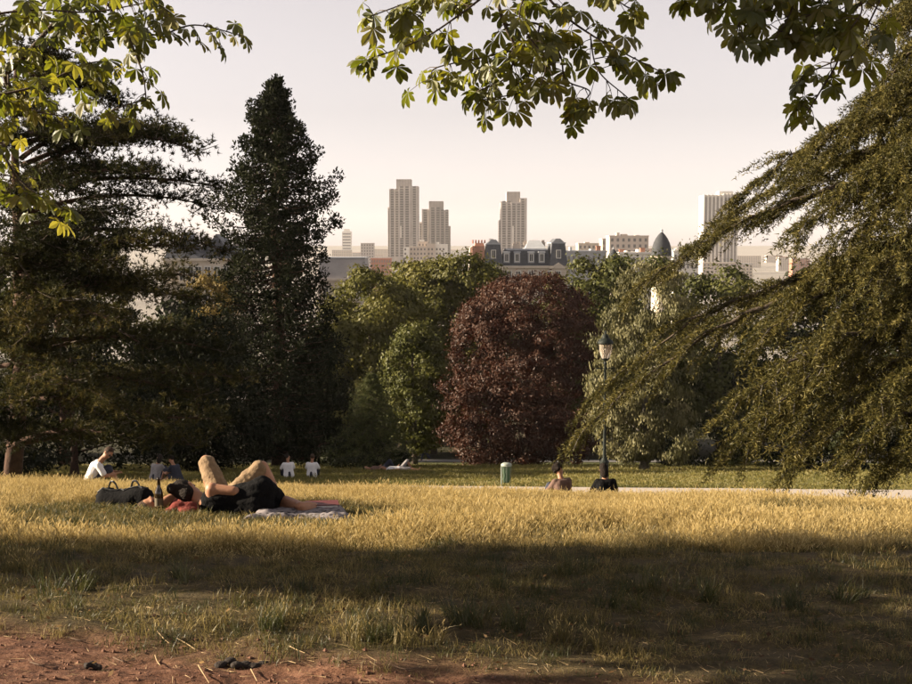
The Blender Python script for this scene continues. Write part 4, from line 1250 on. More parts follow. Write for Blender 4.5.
def scatter(name, x, y, idx, scale, label, tilt=.15):
    n = len(x)
    z = G(x, y)
    me = bpy.data.meshes.new(name)
    me.vertices.add(n)
    me.vertices.foreach_set('co', np.stack([x, y, z], -1).astype(np.float32).ravel())
    a = me.attributes.new('rot', 'FLOAT_VECTOR', 'POINT'); a.data.foreach_set('vector', np.stack([rng.normal(0, tilt, n), rng.normal(0, tilt, n), rng.uniform(0, 6.283, n)], -1).astype(np.float32).ravel())
    a = me.attributes.new('scl', 'FLOAT_VECTOR', 'POINT'); a.data.foreach_set('vector', np.asarray(scale, np.float32).ravel())
    a = me.attributes.new('pick', 'INT', 'POINT'); a.data.foreach_set('value', np.asarray(idx, np.int32))
    me.update()
    o = link(name, me, None)
    ng = bpy.data.node_groups.new(name + '_nodes', 'GeometryNodeTree')
    ng.interface.new_socket('Geometry', in_out='INPUT', socket_type='NodeSocketGeometry')
    ng.interface.new_socket('Geometry', in_out='OUTPUT', socket_type='NodeSocketGeometry')
    gi = ng.nodes.new('NodeGroupInput'); go = ng.nodes.new('NodeGroupOutput')
    ci = ng.nodes.new('GeometryNodeCollectionInfo'); ci.inputs['Collection'].default_value = SRC
    ci.inputs['Separate Children'].default_value = True; ci.inputs['Reset Children'].default_value = True
    ip = ng.nodes.new('GeometryNodeInstanceOnPoints'); ip.inputs['Pick Instance'].default_value = True
    def named(nm, ty):
        q = ng.nodes.new('GeometryNodeInputNamedAttribute'); q.data_type = ty; q.inputs['Name'].default_value = nm
        return q.outputs['Attribute']
    ng.links.new(gi.outputs[0], ip.inputs['Points']); ng.links.new(ci.outputs[0], ip.inputs['Instance'])
    ng.links.new(named('pick', 'INT'), ip.inputs['Instance Index']); ng.links.new(named('rot', 'FLOAT_VECTOR'), ip.inputs['Rotation'])
    ng.links.new(named('scl', 'FLOAT_VECTOR'), ip.inputs['Scale']); ng.links.new(ip.outputs[0], go.inputs[0])
    md = o.modifiers.new('scatter', 'NODES'); md.node_group = ng
    props(o, label, 'grass', kind='stuff')
    return o

def couple_clear(x, y):
    """flattened turf where people lie: 1 inside"""
    d = ((x + 2.05) / 1.35) ** 2 + ((y - 9.95) / 1.15) ** 2
    e = ((x + 1.25) / .62) ** 2 + ((y - 9.9) / .7) ** 2
    return np.clip(np.maximum(1.7 - d, 1.7 - e), 0, 1)

def meadow():
    n = 100000
    y = 4.2 + (24.5 - 4.2) * rng.uniform(0, 1, n) ** .85
    hw = .40 * y + .9
    x = rng.uniform(-1, 1, n) * hw
    keep = rng.uniform(0, 1, n) < (hw / 11.6) * np.interp(y, [4, 7, 12, 27], [2.6, 1.9, 1.15, .9])
    x, y = x[keep], y[keep]
    d = dirt_amount(x, y)
    fr = np.clip((8.6 + .9 * vnoise(x * .7, y * .7, 12) - .08 * x - y) / 1.4, 0, 1)      # greener, shorter turf in front, coloured darker to deepen its shade
    fr = np.maximum(fr, couple_clear(x, y) * .9)
    tuft = .6 * vnoise(x * 1.5, y * 1.5, 13) + .6 * vnoise(x * .55, y * .55, 15)
    u = rng.uniform(0, 1, len(x))
    idx = np.where(u < .42, 0, np.where(u < .80, 1, 2))
    u2 = rng.uniform(0, 1, len(x))
    front = np.where(u2 < .14, 2, np.where(u2 < .50, 3, np.where(u2 < .56, 4, np.where(u2 < .78, 5, 7))))
    idx = np.where(rng.uniform(0, 1, len(x)) < fr, front, idx)
    olive = np.clip(vnoise(x * .9, y * .9, 17) * 1.8 + .05, .08, .85)
    idx = np.where((fr < .3) & (rng.uniform(0, 1, len(x)) < olive), np.where(u2 < .5, 2, np.where(u2 < .8, 3, 7)), idx)
    s = rng.uniform(.6, 1.2, len(x)) * (1 + .35 * tuft) * np.interp(fr, [0, 1], [.82, .62])
    s *= np.interp(couple_clear(x, y), [0, .4], [1, .42])
    s *= np.interp(y, [15, 20, 24.5], [1, .8, .4])
    bare = np.clip((vnoise(x * 1.7, y * 1.7, 41) + .5 * vnoise(x * 4.1, y * 4.1, 42) - .45) * 2.2, 0, .85) * np.interp(y, [4, 14, 22], [1, .8, .3])
    ok = (rng.uniform(0, 1, len(x)) > bare) & (rng.uniform(0, 1, len(x)) > d * 1.02) & ((fr < .4) | (rng.uniform(0, 1, len(x)) < .62 + .35 * tuft))
    x, y, idx, s = x[ok], y[ok], idx[ok], s[ok]
    m = 2600                                            # trodden low turf around the couple
    a = rng.uniform(0, 6.283, m); r = np.sqrt(rng.uniform(0, 1, m))
    ex, ey = -1.95 + 1.75 * r * np.cos(a), 9.95 + 1.35 * r * np.sin(a)
    x = np.concatenate([x, ex]); y = np.concatenate([y, ey]); s = np.concatenate([s, rng.uniform(.6, 1.1, m)])
    u3 = rng.uniform(0, 1, m); idx = np.concatenate([idx, np.where(u3 < .45, 3, np.where(u3 < .7, 7, 5))])
    print('meadow clumps', len(x))
    scatter('meadow_grass', x, y, idx, np.stack([s * 1.05, s * 1.05, s], -1), 'dry golden meadow grass on the slope', .12)
meadow()

def tall_tufts():
    sp = [(272, 628, 8, 8), (282, 622, 9, 8), (262, 632, 8, 4), (356, 640, 9, 9), (368, 636, 9, 9), (380, 640, 8, 8), (565, 575, 8, 4), (585, 570, 8, 4), (640, 590, 8, 8), (10, 572, 9, 9), (20, 560, 9, 9), (170, 580, 8, 8), (430, 630, 8, 8), (470, 622, 8, 8), (520, 628, 8, 8), (60, 590, 8, 8), (500, 590, 8, 8), (700, 600, 8, 8), (800, 610, 8, 8), (620, 610, 8, 8), (860, 600, 8, 8), (560, 640, 9, 9), (610, 650, 9, 9), (415, 645, 9, 9)]
    xs, ys, ii = [], [], []
    for px, py, k1, k2 in sp:
        Y = 6.0
        for _ in range(12):
            p = P(px, py, Y); gz = g1(p.x, Y); Y += (p.z - gz) * .0 + ((EYE - gz) / max(.05, (EYE - p.z) / Y) - Y) * .7
        for q in range(5):
            xs.append((px - 456) / FPX * Y + random.gauss(0, .05)); ys.append(Y + random.gauss(0, .05)); ii.append(random.choice([k1, k2]))
    n = len(xs); s = rng.uniform(.32, .62, n)
    scatter('tall_grass_tufts', np.array(xs), np.array(ys), np.array(ii), np.stack([s, s, s], -1), 'tall loose grass tufts at the edge of the bare earth', .2)
tall_tufts()

def far_lawn():
    n = 21000
    y = 24 + (74 - 24) * rng.uniform(0, 1, n)
    hw = .40 * y + 1.5
    x = rng.uniform(-1, 1, n) * hw
    ok = (np.abs(y - 36.4) > 1.6) & (rng.uniform(0, 1, n) < hw / 31 + .25)
    x, y = x[ok], y[ok]
    s = rng.uniform(.8, 1.5, len(x)) * np.interp(y, [27, 60], [1.0, 1.5])
    scatter('lawn_grass', x, y, np.full(len(x), 6), np.stack([s, s, s * np.where(y < 29, .4, .9)], -1), 'short green lawn grass on the lower bank', .1)
far_lawn()

# ------------------------------------------------------------------ people
SKIN = surf('skin_tanned', (.26, .125, .07), (.34, .17, .10), .55, 12, spec=.35)
HAIR_D = surf('hair_dark', (.008, .005, .004), (.02, .013, .009), .7, 60, .8, 90, spec=.12)
HAIR_B = surf('hair_brown', (.03, .017, .010), (.07, .04, .024), .7, 60, .8, 90, spec=.15)
BLACK_C = surf('black_cloth', (.004, .004, .0045), (.008, .0075, .008), .95, 30, .5, 60, spec=.08)
KHAKI = surf('khaki_cloth', (.16, .105, .058), (.22, .15, .085), .9, 20, .6, 40)
RED_C = surf('red_cloth', (.10, .014, .010), (.19, .03, .019), .9, 20, .6, 40)
WHITE_C = surf('white_cotton', (.62, .60, .60), (.74, .72, .72), .9, 20, .5, 30)
NAVY = surf('navy_cloth', (.02, .022, .035), (.035, .038, .055), .9, 20, .5, 30)
BROWN_C = surf('brown_cloth', (.10, .06, .045), (.15, .09, .07), .9, 20, .5, 30)
GREY_C = surf('grey_cloth', (.20, .19, .19), (.30, .28, .28), .9, 20, .5, 30)
DARKP = surf('dark_plastic', (.012, .012, .013), None, .35, spec=.5)

def remesh(mb, voxel, smooth=6, disp=None):
    """fuse the collected shapes into one continuous skin"""
    v = np.concatenate(mb.v)
    fs = []
    if mb.f4: fs.append(np.concatenate(mb.f4))
    if mb.f3: fs.append(np.concatenate(mb.f3))
    me = mesh_np('tmp', v, fs)
    o = bpy.data.objects.new('tmp', me); COL.objects.link(o)
    m = o.modifiers.new('r', 'REMESH'); m.mode = 'VOXEL'; m.voxel_size = voxel
    s = o.modifiers.new('s', 'SMOOTH'); s.factor = .5; s.iterations = smooth
    dg = bpy.context.evaluated_depsgraph_get(); dg.update()
    out = bpy.data.meshes.new_from_object(o.evaluated_get(dg))
    bpy.data.objects.remove(o)
    out.polygons.foreach_set('use_smooth', np.ones(len(out.polygons), bool))
    return out

def cap(mb, a, b, ra, rb, n=10):
    """tapered capsule"""
    a = np.array(tuple(a), float); b = np.array(tuple(b), float)
    L = np.linalg.norm(b - a) + 1e-6; d = (b - a) / L
    pts, rad = [], []
    for t in (-.98, -.7, -.35): pts.append(a + d * ra * t); rad.append(ra * math.sqrt(1 - t * t))
    for t in (0, .25, .5, .75, 1): pts.append(a + (b - a) * t); rad.append(ra + (rb - ra) * t)
    for t in (.35, .7, .98): pts.append(b + d * rb * t); rad.append(rb * math.sqrt(1 - t * t))
    mb.tube(pts, rad, n)

def hand(mb, wr, d, nrm, s=1.0, curl=.5):
    """palm, four unequal bent fingers and a thumb leaving the side of the palm"""
    d = unit(np.array(tuple(d), float)); nrm = np.array(tuple(nrm), float); nrm = unit(nrm - d * nrm.dot(d)); sd = np.cross(d, nrm)
    wr = np.array(tuple(wr), float)
    for k in (-1, 0, 1): cap(mb, wr + sd * .018 * k * s, wr + d * .085 * s + sd * .026 * k * s, .015 * s, .013 * s, 6)
    for k, fl in zip((-1.5, -.5, .5, 1.5), (.062, .078, .074, .060)):
        p0 = wr + d * .088 * s + sd * k * .0185 * s; p1 = p0 + (d * .9 - nrm * curl * .5) * fl * .55 * s; p2 = p1 + unit(d * .6 - nrm * curl * 1.3) * fl * .5 * s
        cap(mb, p0, p1, .0088 * s, .0080 * s, 6); cap(mb, p1, p2, .0080 * s, .0068 * s, 6)
    t0 = wr + d * .03 * s - sd * .024 * s; t1 = t0 + unit(d * .6 - sd * .9) * .035 * s; t2 = t1 + unit(d * .95 - sd * .25 - nrm * .3) * .034 * s
    cap(mb, t0, t1, .012 * s, .0105 * s, 6); cap(mb, t1, t2, .0105 * s, .008 * s, 6)

def person(label, J, top, bottom, hair, loc=None, voxel=.016, group=None, sleeves=.5, legs=1.0, hairstyle='short', glasses=False, s=1.0, face=(0, -1, 0), hands=True, toplen=1.0, skin=SKIN, bare_feet=True):
    """J: joint name -> world point; top, bottom: cloth materials; sleeves/legs: how far the cloth covers the limb (0..2)"""
    J = {k: np.array(tuple(v), float) for k, v in J.items()}
    base = J['pelvis'].copy(); base[2] = g1(base[0], base[1])
    t = thing('person', base, label, 'person', group)
    fv = unit(np.array(face, float)); upv = unit(J['head'] - J['neck']); fv = unit(fv - upv * fv.dot(upv)); rv = np.cross(fv, upv)
    def torso(mb, g, yoke=True):
        sh = (J['shL'] + J['shR']) / 2
        for k in (-1, 0, 1):
            a = J['chest'] + (J['shL'] - J['shR']) * .23 * k; b = J['pelvis'] + (J['hipL'] - J['hipR']) * .42 * k
            mid = (a + b) / 2 + ((sh * 0 + J['chest']) - a) * .12
            cap(mb, a, mid, (.108 + g) * s, (.098 + g) * s); cap(mb, mid, b, (.098 + g) * s, (.112 + g) * s)
        if yoke: cap(mb, J['shL'], J['shR'], (.050 + g) * s, (.050 + g) * s)
    def limb(mb, a, b, c, r, g, cover):
        """cover 0..2 along upper and lower segment"""
        A, B, C = J[a], J[b], J[c]
        if cover > 0:
            e = min(cover, 1.0); q = A + (B - A) * e
            cap(mb, A, q, (r[0] + g) * s, (r[0] + (r[1] - r[0]) * e + g) * s)
        if cover > 1:
            e = cover - 1; q = B + (C - B) * e
            k1 = r[1] + (r[3] - r[1]) * .35
            m = B + (C - B) * min(.35, e)
            cap(mb, B, m, (r[1] + g) * s, (r[2] + g) * s)
            if e > .35: cap(mb, m, q, (r[2] + g) * s, (r[2] + (r[3] - r[2]) * (e - .35) / .65 + g) * s)
    ARM = (.050, .041, .041, .027); LEG = (.088, .058, .060, .038)
    b = MB()
    torso(b, 0)
    for sd_ in 'LR':
        limb(b, 'sh' + sd_, 'el' + sd_, 'wr' + sd_, ARM, 0, 2); limb(b, 'hip' + sd_, 'kn' + sd_, 'an' + sd_, LEG, 0, 2)
        cap(b, J['chest'] * .4 + J['sh' + sd_] * .6, J['sh' + sd_], .07 * s, .058 * s)
        fd = J['toe' + sd_] - J['an' + sd_]
        cap(b, J['an' + sd_] - fd * .12, J['an' + sd_] + fd * .6, .040 * s, .036 * s, 8); cap(b, J['an' + sd_] + fd * .55, J['toe' + sd_], .036 * s, .024 * s, 8)
        if hands: hand(b, J['wr' + sd_], J['wr' + sd_] - J['el' + sd_], (0, .2, 1), s)
        else: cap(b, J['wr' + sd_], J['wr' + sd_] + unit(J['wr' + sd_] - J['el' + sd_]) * .13 * s, .03 * s, .02 * s, 8)
    cap(b, J['chest'] + (J['neck'] - J['chest']) * .5, J['head'] - upv * .04 * s, .058 * s, .054 * s)
    rot = np.stack([rv, fv, upv], 1)
    hc = J['head']
    b.ell(hc + upv * .022 * s - fv * .008 * s, (.077 * s, .096 * s, .100 * s), rot, 14, 10)
    b.ell(hc - upv * .055 * s + fv * .028 * s, (.056 * s, .060 * s, .062 * s), rot, 12, 8)      # jaw
    cap(b, hc + fv * .090 * s + upv * .010 * s, hc + fv * .108 * s - upv * .026 * s, .009 * s, .014 * s, 8)   # nose
    cap(b, hc + fv * .082 * s - upv * .060 * s - rv * .018 * s, hc + fv * .082 * s - upv * .060 * s + rv * .018 * s, .009 * s, .009 * s, 8)  # lips
    for k in (-1, 1): b.ell(hc + rv * k * .079 * s - upv * .008 * s, (.012 * s, .020 * s, .032 * s), rot, 8, 6)   # ears
    cap(b, hc + fv * .088 * s + upv * .028 * s - rv * .04 * s, hc + fv * .088 * s + upv * .028 * s + rv * .04 * s, .012 * s, .012 * s, 8)   # brow
    me = remesh(b, voxel)
    me.transform(Matrix.Translation(-Vector(base)))
    link('body', me, skin, t)
    def cloth(name, fn, mat, vx=voxel):
        m = MB(); fn(m); q = remesh(m, vx, 4)
        if vx < .013:                                  # folds in the cloth
            for vt in q.vertices:
                c_ = vt.co; w_ = mnoise.noise(Vector((c_.x * 14, c_.y * 14, c_.z * 22))) + .5 * mnoise.noise(Vector((c_.x * 34 + c_.z * 20, c_.y * 30, c_.z * 30)))
                vt.co = c_ + vt.normal * (.009 * w_)
        q.transform(Matrix.Translation(-Vector(base))); return link(name, q, mat, t)
    def f_top(m):
        torso(m, .012, bool(sleeves))
        for sd_ in 'LR':
            if sleeves: cap(m, J['chest'] * .4 + J['sh' + sd_] * .6, J['sh' + sd_], .082 * s, .070 * s)
            if sleeves: limb(m, 'sh' + sd_, 'el' + sd_, 'wr' + sd_, tuple(q + .010 for q in ARM), .010, sleeves)
    def f_bot(m):
        cap(m, J['hipL'], J['hipR'], .112 * s, .112 * s)
        cap(m, J['pelvis'], J['pelvis'] + (J['chest'] - J['pelvis']) * .25, .135 * s, .125 * s)
        for sd_ in 'LR': limb(m, 'hip' + sd_, 'kn' + sd_, 'an' + sd_, tuple(q + .008 for q in LEG), .014, legs)
    cloth('top', f_top, top); cloth('trousers', f_bot, bottom)
    h = MB()
    hb = hc + upv * .034 * s - fv * .020 * s
    h.ell(hb, (.087 * s, .098 * s, .100 * s), rot, 14, 10)
    if hairstyle == 'bun':
        h.ell(hb - fv * .085 * s + upv * .045 * s, (.05 * s, .045 * s, .045 * s), rot, 10, 8); h.ell(hc - fv * .045 * s - upv * .035 * s, (.078 * s, .062 * s, .075 * s), rot, 12, 8)
    if hairstyle == 'long':
        h.ell(hc - fv * .045 * s - upv * .06 * s, (.088 * s, .068 * s, .14 * s), rot, 12, 8)
    if hairstyle == 'curly':
        for q in rdir(26): h.ell(hb + (rot @ (q * np.array([.082, .09, .09]) * s)), (.034 * s,) * 3, None, 7, 5)
    q = remesh(h, max(.010, voxel * .7), 3)
    # hairline: drop everything in front of and below the brow
    bm = bmesh.new(); bm.from_mesh(q)
    dl = [v for v in bm.verts if (np.array(v.co) - hc).dot(fv) > .045 * s and (np.array(v.co) - hc).dot(upv) < .062 * s]
    bmesh.ops.delete(bm, geom=dl, context='VERTS'); bm.to_mesh(q); bm.free()
    q.transform(Matrix.Translation(-Vector(base))); link('hair', q, hair, t)
    if voxel < .02:
        for k in (-1, 1):
            e = MB(); e.ell(hc + fv * .082 * s + upv * .008 * s + rv * .031 * s * k, (.013 * s, .010 * s, .008 * s), rot, 8, 6); e.build('eye', DARKP, t, smooth=True)
    if glasses:
        g = MB()
        for k in (-1, 1): g.ell(hc + fv * .102 * s + upv * .010 * s + rv * .034 * s * k, (.030 * s, .008 * s, .022 * s), rot, 10, 6); g.tube([hc + fv * .10 * s + upv * .014 * s + rv * .064 * s * k, hc + upv * .012 * s + rv * .088 * s * k], [.004 * s, .004 * s], 5)
        g.tube([hc + fv * .104 * s + upv * .014 * s - rv * .02 * s, hc + fv * .104 * s + upv * .014 * s + rv * .02 * s], [.004 * s, .004 * s], 5)
        g.build('sunglasses', DARKP, t)
    return t

def sit(px, Y, facing, lean=.12, kneeup=True, s=1.0, dx=0.0):
    """joints of a person sitting on the ground; facing in radians, 0 = away from the camera, + = towards the left"""
    o = on_ground(px, Y); o = np.array(o) + np.array([dx, 0, 0])
    ca, sa = math.cos(facing), math.sin(facing)
    def w(x, y, z):
        x *= s; y *= s; z *= s
        X = o[0] + x * ca - y * sa; Yy = o[1] + x * sa + y * ca
        return (X, Yy, o[2] + z)
    J = {'pelvis': w(0, 0, .12), 'chest': w(0, lean * .8, .45), 'neck': w(0, lean * 1.3, .60), 'head': w(0, lean * 1.7 + .02, .735),
         'shL': w(-.155, lean, .515), 'shR': w(.155, lean, .515), 'elL': w(-.24, lean + .12, .31), 'elR': w(.24, lean + .12, .31), 'wrL': w(-.12, lean + .33, .33), 'wrR': w(.12, lean + .33, .33),
         'hipL': w(-.095, .02, .11), 'hipR': w(.095, .02, .11)}
    if kneeup:
        J.update({'knL': w(-.14, .40, .40), 'knR': w(.14, .40, .40), 'anL': w(-.12, .60, .05), 'anR': w(.12, .60, .05), 'toeL': w(-.13, .76, .03), 'toeR': w(.13, .76, .03)})
    else:
        J.update({'knL': w(-.32, .26, .13), 'knR': w(.32, .26, .13), 'anL': w(.06, .36, .06), 'anR': w(-.06, .28, .08), 'toeL': w(.18, .40, .05), 'toeR': w(-.18, .34, .05)})
    return J, (-sa, ca, 0)

def lie(px, Y, ang, s=1.0):
    """on the back, one knee raised; ang = direction from head to feet measured from +x"""
    o = np.array(on_ground(px, Y)); ca, sa = math.cos(ang), math.sin(ang)
    def w(u, v, z):
        X = o[0] + (u * ca - v * sa) * s; Yy = o[1] + (u * sa + v * ca) * s
        return (X, Yy, g1(X, Yy) + z * s)
    J = {'head': w(-.72, 0, .13), 'neck': w(-.58, 0, .11), 'chest': w(-.38, 0, .12), 'pelvis': w(0, 0, .12), 'shL': w(-.48, .17, .11), 'shR': w(-.48, -.17, .11), 'elL': w(-.28, .27, .09), 'elR': w(-.28, -.27, .09),
         'wrL': w(-.1, .16, .25), 'wrR': w(-.06, -.22, .10), 'hipL': w(.03, .09, .11), 'hipR': w(.03, -.09, .11), 'knL': w(.30, .12, .46), 'knR': w(.44, -.12, .14), 'anL': w(.52, .12, .06), 'anR': w(.84, -.14, .07), 'toeL': w(.68, .13, .04), 'toeR': w(.92, -.17, .2)}
    return J, (0, 0, 1)

# the couple lying on the grass
def px3(px, py, Y): return np.array(tuple(P(px, py, Y)))
WJ = {'head': px3(187, 491, 10.42), 'neck': px3(200, 499, 10.34), 'chest': px3(214, 506, 10.32), 'pelvis': px3(257, 502, 10.28),
      'shL': px3(212, 489, 10.25), 'shR': px3(208, 514, 10.30), 'elL': px3(234, 491, 10.22), 'wrL': px3(243, 499, 10.48), 'elR': px3(190, 515, 10.45), 'wrR': px3(186, 508, 10.66),
      'hipL': px3(262, 489, 10.30), 'hipR': px3(260, 509, 10.28), 'knL': px3(279, 501, 10.58), 'knR': px3(276, 509, 10.58), 'anL': px3(301, 506, 10.30), 'anR': px3(304, 510, 10.32), 'toeL': px3(315, 505, 10.42), 'toeR': px3(318, 510, 10.42)}
person('woman in black with dark tied hair lying on her side beside the patterned blanket', WJ, BLACK_C, BLACK_C, HAIR_D, voxel=.011, sleeves=0.0, legs=.75, hairstyle='bun', face=(.15, .95, .1))
MJ = {'head': px3(152, 508, 10.62), 'neck': px3(167, 509, 10.68), 'chest': px3(184, 508, 10.75), 'pelvis': px3(222, 505, 10.98),
      'shL': px3(172, 502, 10.92), 'shR': px3(176, 513, 10.58), 'elL': px3(190, 503, 11.2), 'wrL': px3(205, 496, 11.05), 'elR': px3(163, 503, 10.45), 'wrR': px3(176, 494, 10.52),
      'hipL': px3(224, 503, 11.08), 'hipR': px3(226, 503, 10.92), 'knL': px3(206, 461, 11.32), 'knR': px3(262, 467, 10.98), 'anL': px3(212, 501, 11.62), 'anR': px3(280, 504, 11.0), 'toeL': px3(226, 503, 11.66), 'toeR': px3(297, 508, 10.95)}
person('person in red top and khaki shorts lying on back with both knees raised', MJ, RED_C, KHAKI, HAIR_B, voxel=.011, sleeves=.6, legs=.93, hairstyle='short', face=(.2, -.25, .95))

# the man sitting at the crest of the meadow
J, fc = sit(83, 22.6, R(-72), .20, s=.95)
J['head'] = np.array(J['head']) + [.03, 0, -.02]
person('man in white t-shirt and sunglasses sitting at the meadow crest', J, WHITE_C, NAVY, HAIR_B, voxel=.014, sleeves=.75, legs=1.0, hairstyle='short', glasses=True, face=(.9, -.35, 0), s=.95)
# two by the path
J, fc = sit(567, 23.6, R(25), .16, s=.95)
person('person with curly dark hair and brown top sitting near the litter bin', J, BROWN_C, NAVY, HAIR_D, voxel=.018, sleeves=1.6, legs=2, hairstyle='curly', face=(.75, .6, 0))
J, fc = sit(609, 23.5, R(5), .18, False, s=.95)
person('person in black with dark hair sitting in front of the street lamp', J, BLACK_C, BLACK_C, HAIR_D, voxel=.018, sleeves=1.9, legs=2, hairstyle='long', face=(.1, 1, 0))
# figures on the lower lawn
J, fc = sit(287, 44, R(20), .12)
person('person in white shirt turned sideways on the lower lawn by the tall conifer', J, WHITE_C, NAVY, HAIR_D, voxel=.026, sleeves=.8, legs=2, hands=False, face=(.6, .7, 0))
J, fc = sit(310, 44.3, R(-5), .08)
person('person in white shirt seen from behind on the lower lawn by the tall conifer', J, WHITE_C, NAVY, HAIR_B, voxel=.026, sleeves=.8, legs=2, hands=False, face=(0, 1, 0))
J, fc = sit(151, 39.5, R(-20), .16)
person('person with dark hair and pale shirt sitting below the meadow crest', J, GREY_C, NAVY, HAIR_D, voxel=.024, sleeves=.8, legs=2, hands=False, face=(-.5, .8, 0), hairstyle='long')
J, fc = sit(175, 38.8, R(60), .16)
person('person in dark top sitting with bare arms below the meadow crest', J, NAVY, NAVY, HAIR_D, voxel=.024, sleeves=.5, legs=1, hands=False, face=(-.9, .2, 0))
J, fc = lie(382, 52.5, R(10))
person('person in dark red top lying on the lower lawn before the shrub', J, BROWN_C, NAVY, HAIR_D, voxel=.026, sleeves=1, legs=2, hands=False, face=fc)
J, fc = lie(399, 52, R(-8))
person('person in white shirt lying on the lower lawn before the shrub', J, WHITE_C, GREY_C, HAIR_B, voxel=.026, sleeves=.8, legs=1, hands=False, face=fc)
def walk(px, Y, heading):
    o = np.array(on_ground(px, Y)); ca, sa = math.cos(heading), math.sin(heading)
    def w(u, v, z): return (o[0] + u * ca - v * sa, o[1] + u * sa + v * ca, o[2] + z)
    return {'pelvis': w(0, 0, .95), 'chest': w(.02, 0, 1.28), 'neck': w(.03, 0, 1.45), 'head': w(.05, 0, 1.58), 'shL': w(.02, .18, 1.40), 'shR': w(.02, -.18, 1.40), 'elL': w(-.08, .23, 1.14), 'elR': w(.06, -.23, 1.14), 'wrL': w(.04, .22, .92), 'wrR': w(.24, -.20, .96),
            'hipL': w(0, .09, .92), 'hipR': w(0, -.09, .92), 'knL': w(.18, .1, .50), 'knR': w(-.06, -.1, .48), 'anL': w(.26, .1, .08), 'anR': w(-.34, -.1, .14), 'toeL': w(.42, .1, .05), 'toeR': w(-.22, -.1, .03)}, (ca, sa, 0)
J, fc = walk(425, 88, R(180))
person('walker in grey top on the shaded path left of the copper beech', J, GREY_C, NAVY, HAIR_D, voxel=.035, sleeves=.8, legs=2, hands=False, face=fc)
J, fc = walk(557, 92, R(10))
person('walker in white top on the shaded path right of the copper beech', J, WHITE_C, NAVY, HAIR_D, voxel=.035, sleeves=.8, legs=2, hands=False, face=fc)

# ------------------------------------------------------------------ things on the grass
def soft_bag():
    c = px3(124, 507, 10.75); gz = g1(c[0], c[1])
    t = thing('shoulder_bag', (c[0], c[1], gz), 'slumped black shoulder bag beside the lying couple', 'bag')
    a, b = px3(97, 514, 10.85), px3(153, 508, 10.7)
    n, mm = 26, 20
    v = []
    for i in range(n):
        f = i / (n - 1); p = a + (b - a) * f
        endk = min(1, (min(f, 1 - f) * 7 + .12)) ** .5
        hgt = (.155 + .045 * f + .012 * math.sin(f * 9 + 1)) * (.55 + .45 * endk); dep = (.15 + .02 * math.sin(f * 5)) * endk
        g0 = g1(p[0], p[1])
        for k in range(mm):
            th = 2 * math.pi * k / mm; cy, cz = math.cos(th), math.sin(th)
            yy = math.copysign(abs(cy) ** .6, cy) * dep * (1 - .35 * max(0, cz)); zz = math.copysign(abs(cz) ** .7, cz) * hgt * .5
            w = .008 * math.sin(f * 23 + th * 3) + .006 * math.sin(f * 41 + th * 5)
            v.append([p[0] + w * .4, p[1] + yy + w, g0 + hgt * .5 - .01 + zz + w * .7])
    f4 = [[i * mm + k, i * mm + (k + 1) % mm, (i + 1) * mm + (k + 1) % mm, (i + 1) * mm + k] for i in range(n - 1) for k in range(mm)]
    m = MB(); m.add(v, f4)
    m.add(v[:mm] + v[-mm:] + [np.mean(v[:mm], 0).tolist(), np.mean(v[-mm:], 0).tolist()], [[2 * mm, (k + 1) % mm, k] for k in range(mm)] + [[2 * mm + 1, mm + k, mm + (k + 1) % mm] for k in range(mm)])
    m.build('body', BLACK_C, t, smooth=True)
    top = [np.array(v[i * mm + mm // 4]) + [0, -.02, .006] for i in range(1, n - 1, 2)]
    f = MB(); f.tube(top, .008, 7); f.build('zip_edge', DARKP, t)
    for q0, q1, hh in ((5, 10, .07), (15, 20, .06)):
        p0, p1 = np.array(v[q0 * mm + mm // 4]), np.array(v[q1 * mm + mm // 4])
        h = MB(); h.tube(spline([p0 - [0, 0, .02], p0 * .7 + p1 * .3 + [0, 0, hh], p0 * .3 + p1 * .7 + [0, 0, hh * .8], p1 - [0, 0, .02]], 14), .009, 6); h.build('handle', DARKP, t)
soft_bag()

def bottle():
    p = px3(159, 500, 10.35); gz = g1(p[0], p[1])
    t = thing('bottle', (p[0], p[1], gz), 'dark glass bottle standing upright beside the black bag', 'bottle')
    g = surf('brown_bottle_glass', (.020, .012, .006), None, .12, spec=.6)
    m = MB(); m.lathe((p[0], p[1], gz), [(0, 0), (.034, .002), (.036, .02), (.036, .15), (.030, .18), (.015, .21), (.0135, .27), (.016, .275), (.016, .29), (0, .292)], 14); m.build('glass', g, t, smooth=True)
    k = MB(); k.lathe((p[0], p[1], gz), [(.0365, .05), (.0365, .12)], 14); k.build('paper_label', surf('bottle_label', (.10, .08, .05), None, .7), t)
bottle()

def red_heap():
    c = px3(186, 512, 10.2); gz = g1(c[0], c[1])
    m = MB()
    for k in range(9): m.ell(c + rng.normal(size=3) * np.array([.07, .04, .012]) + [0, 0, gz + .04 - c[2]], (.07, .055, .035), None, 9, 6)
    q = remesh(m, .011, 3); q.transform(Matrix.Translation(-Vector((c[0], c[1], gz))))
    o = link('crumpled_cloth', q, RED_C); o.location = (c[0], c[1], gz); props(o, 'crumpled red cloth on the grass under the dark haired woman', 'cloth')
red_heap()

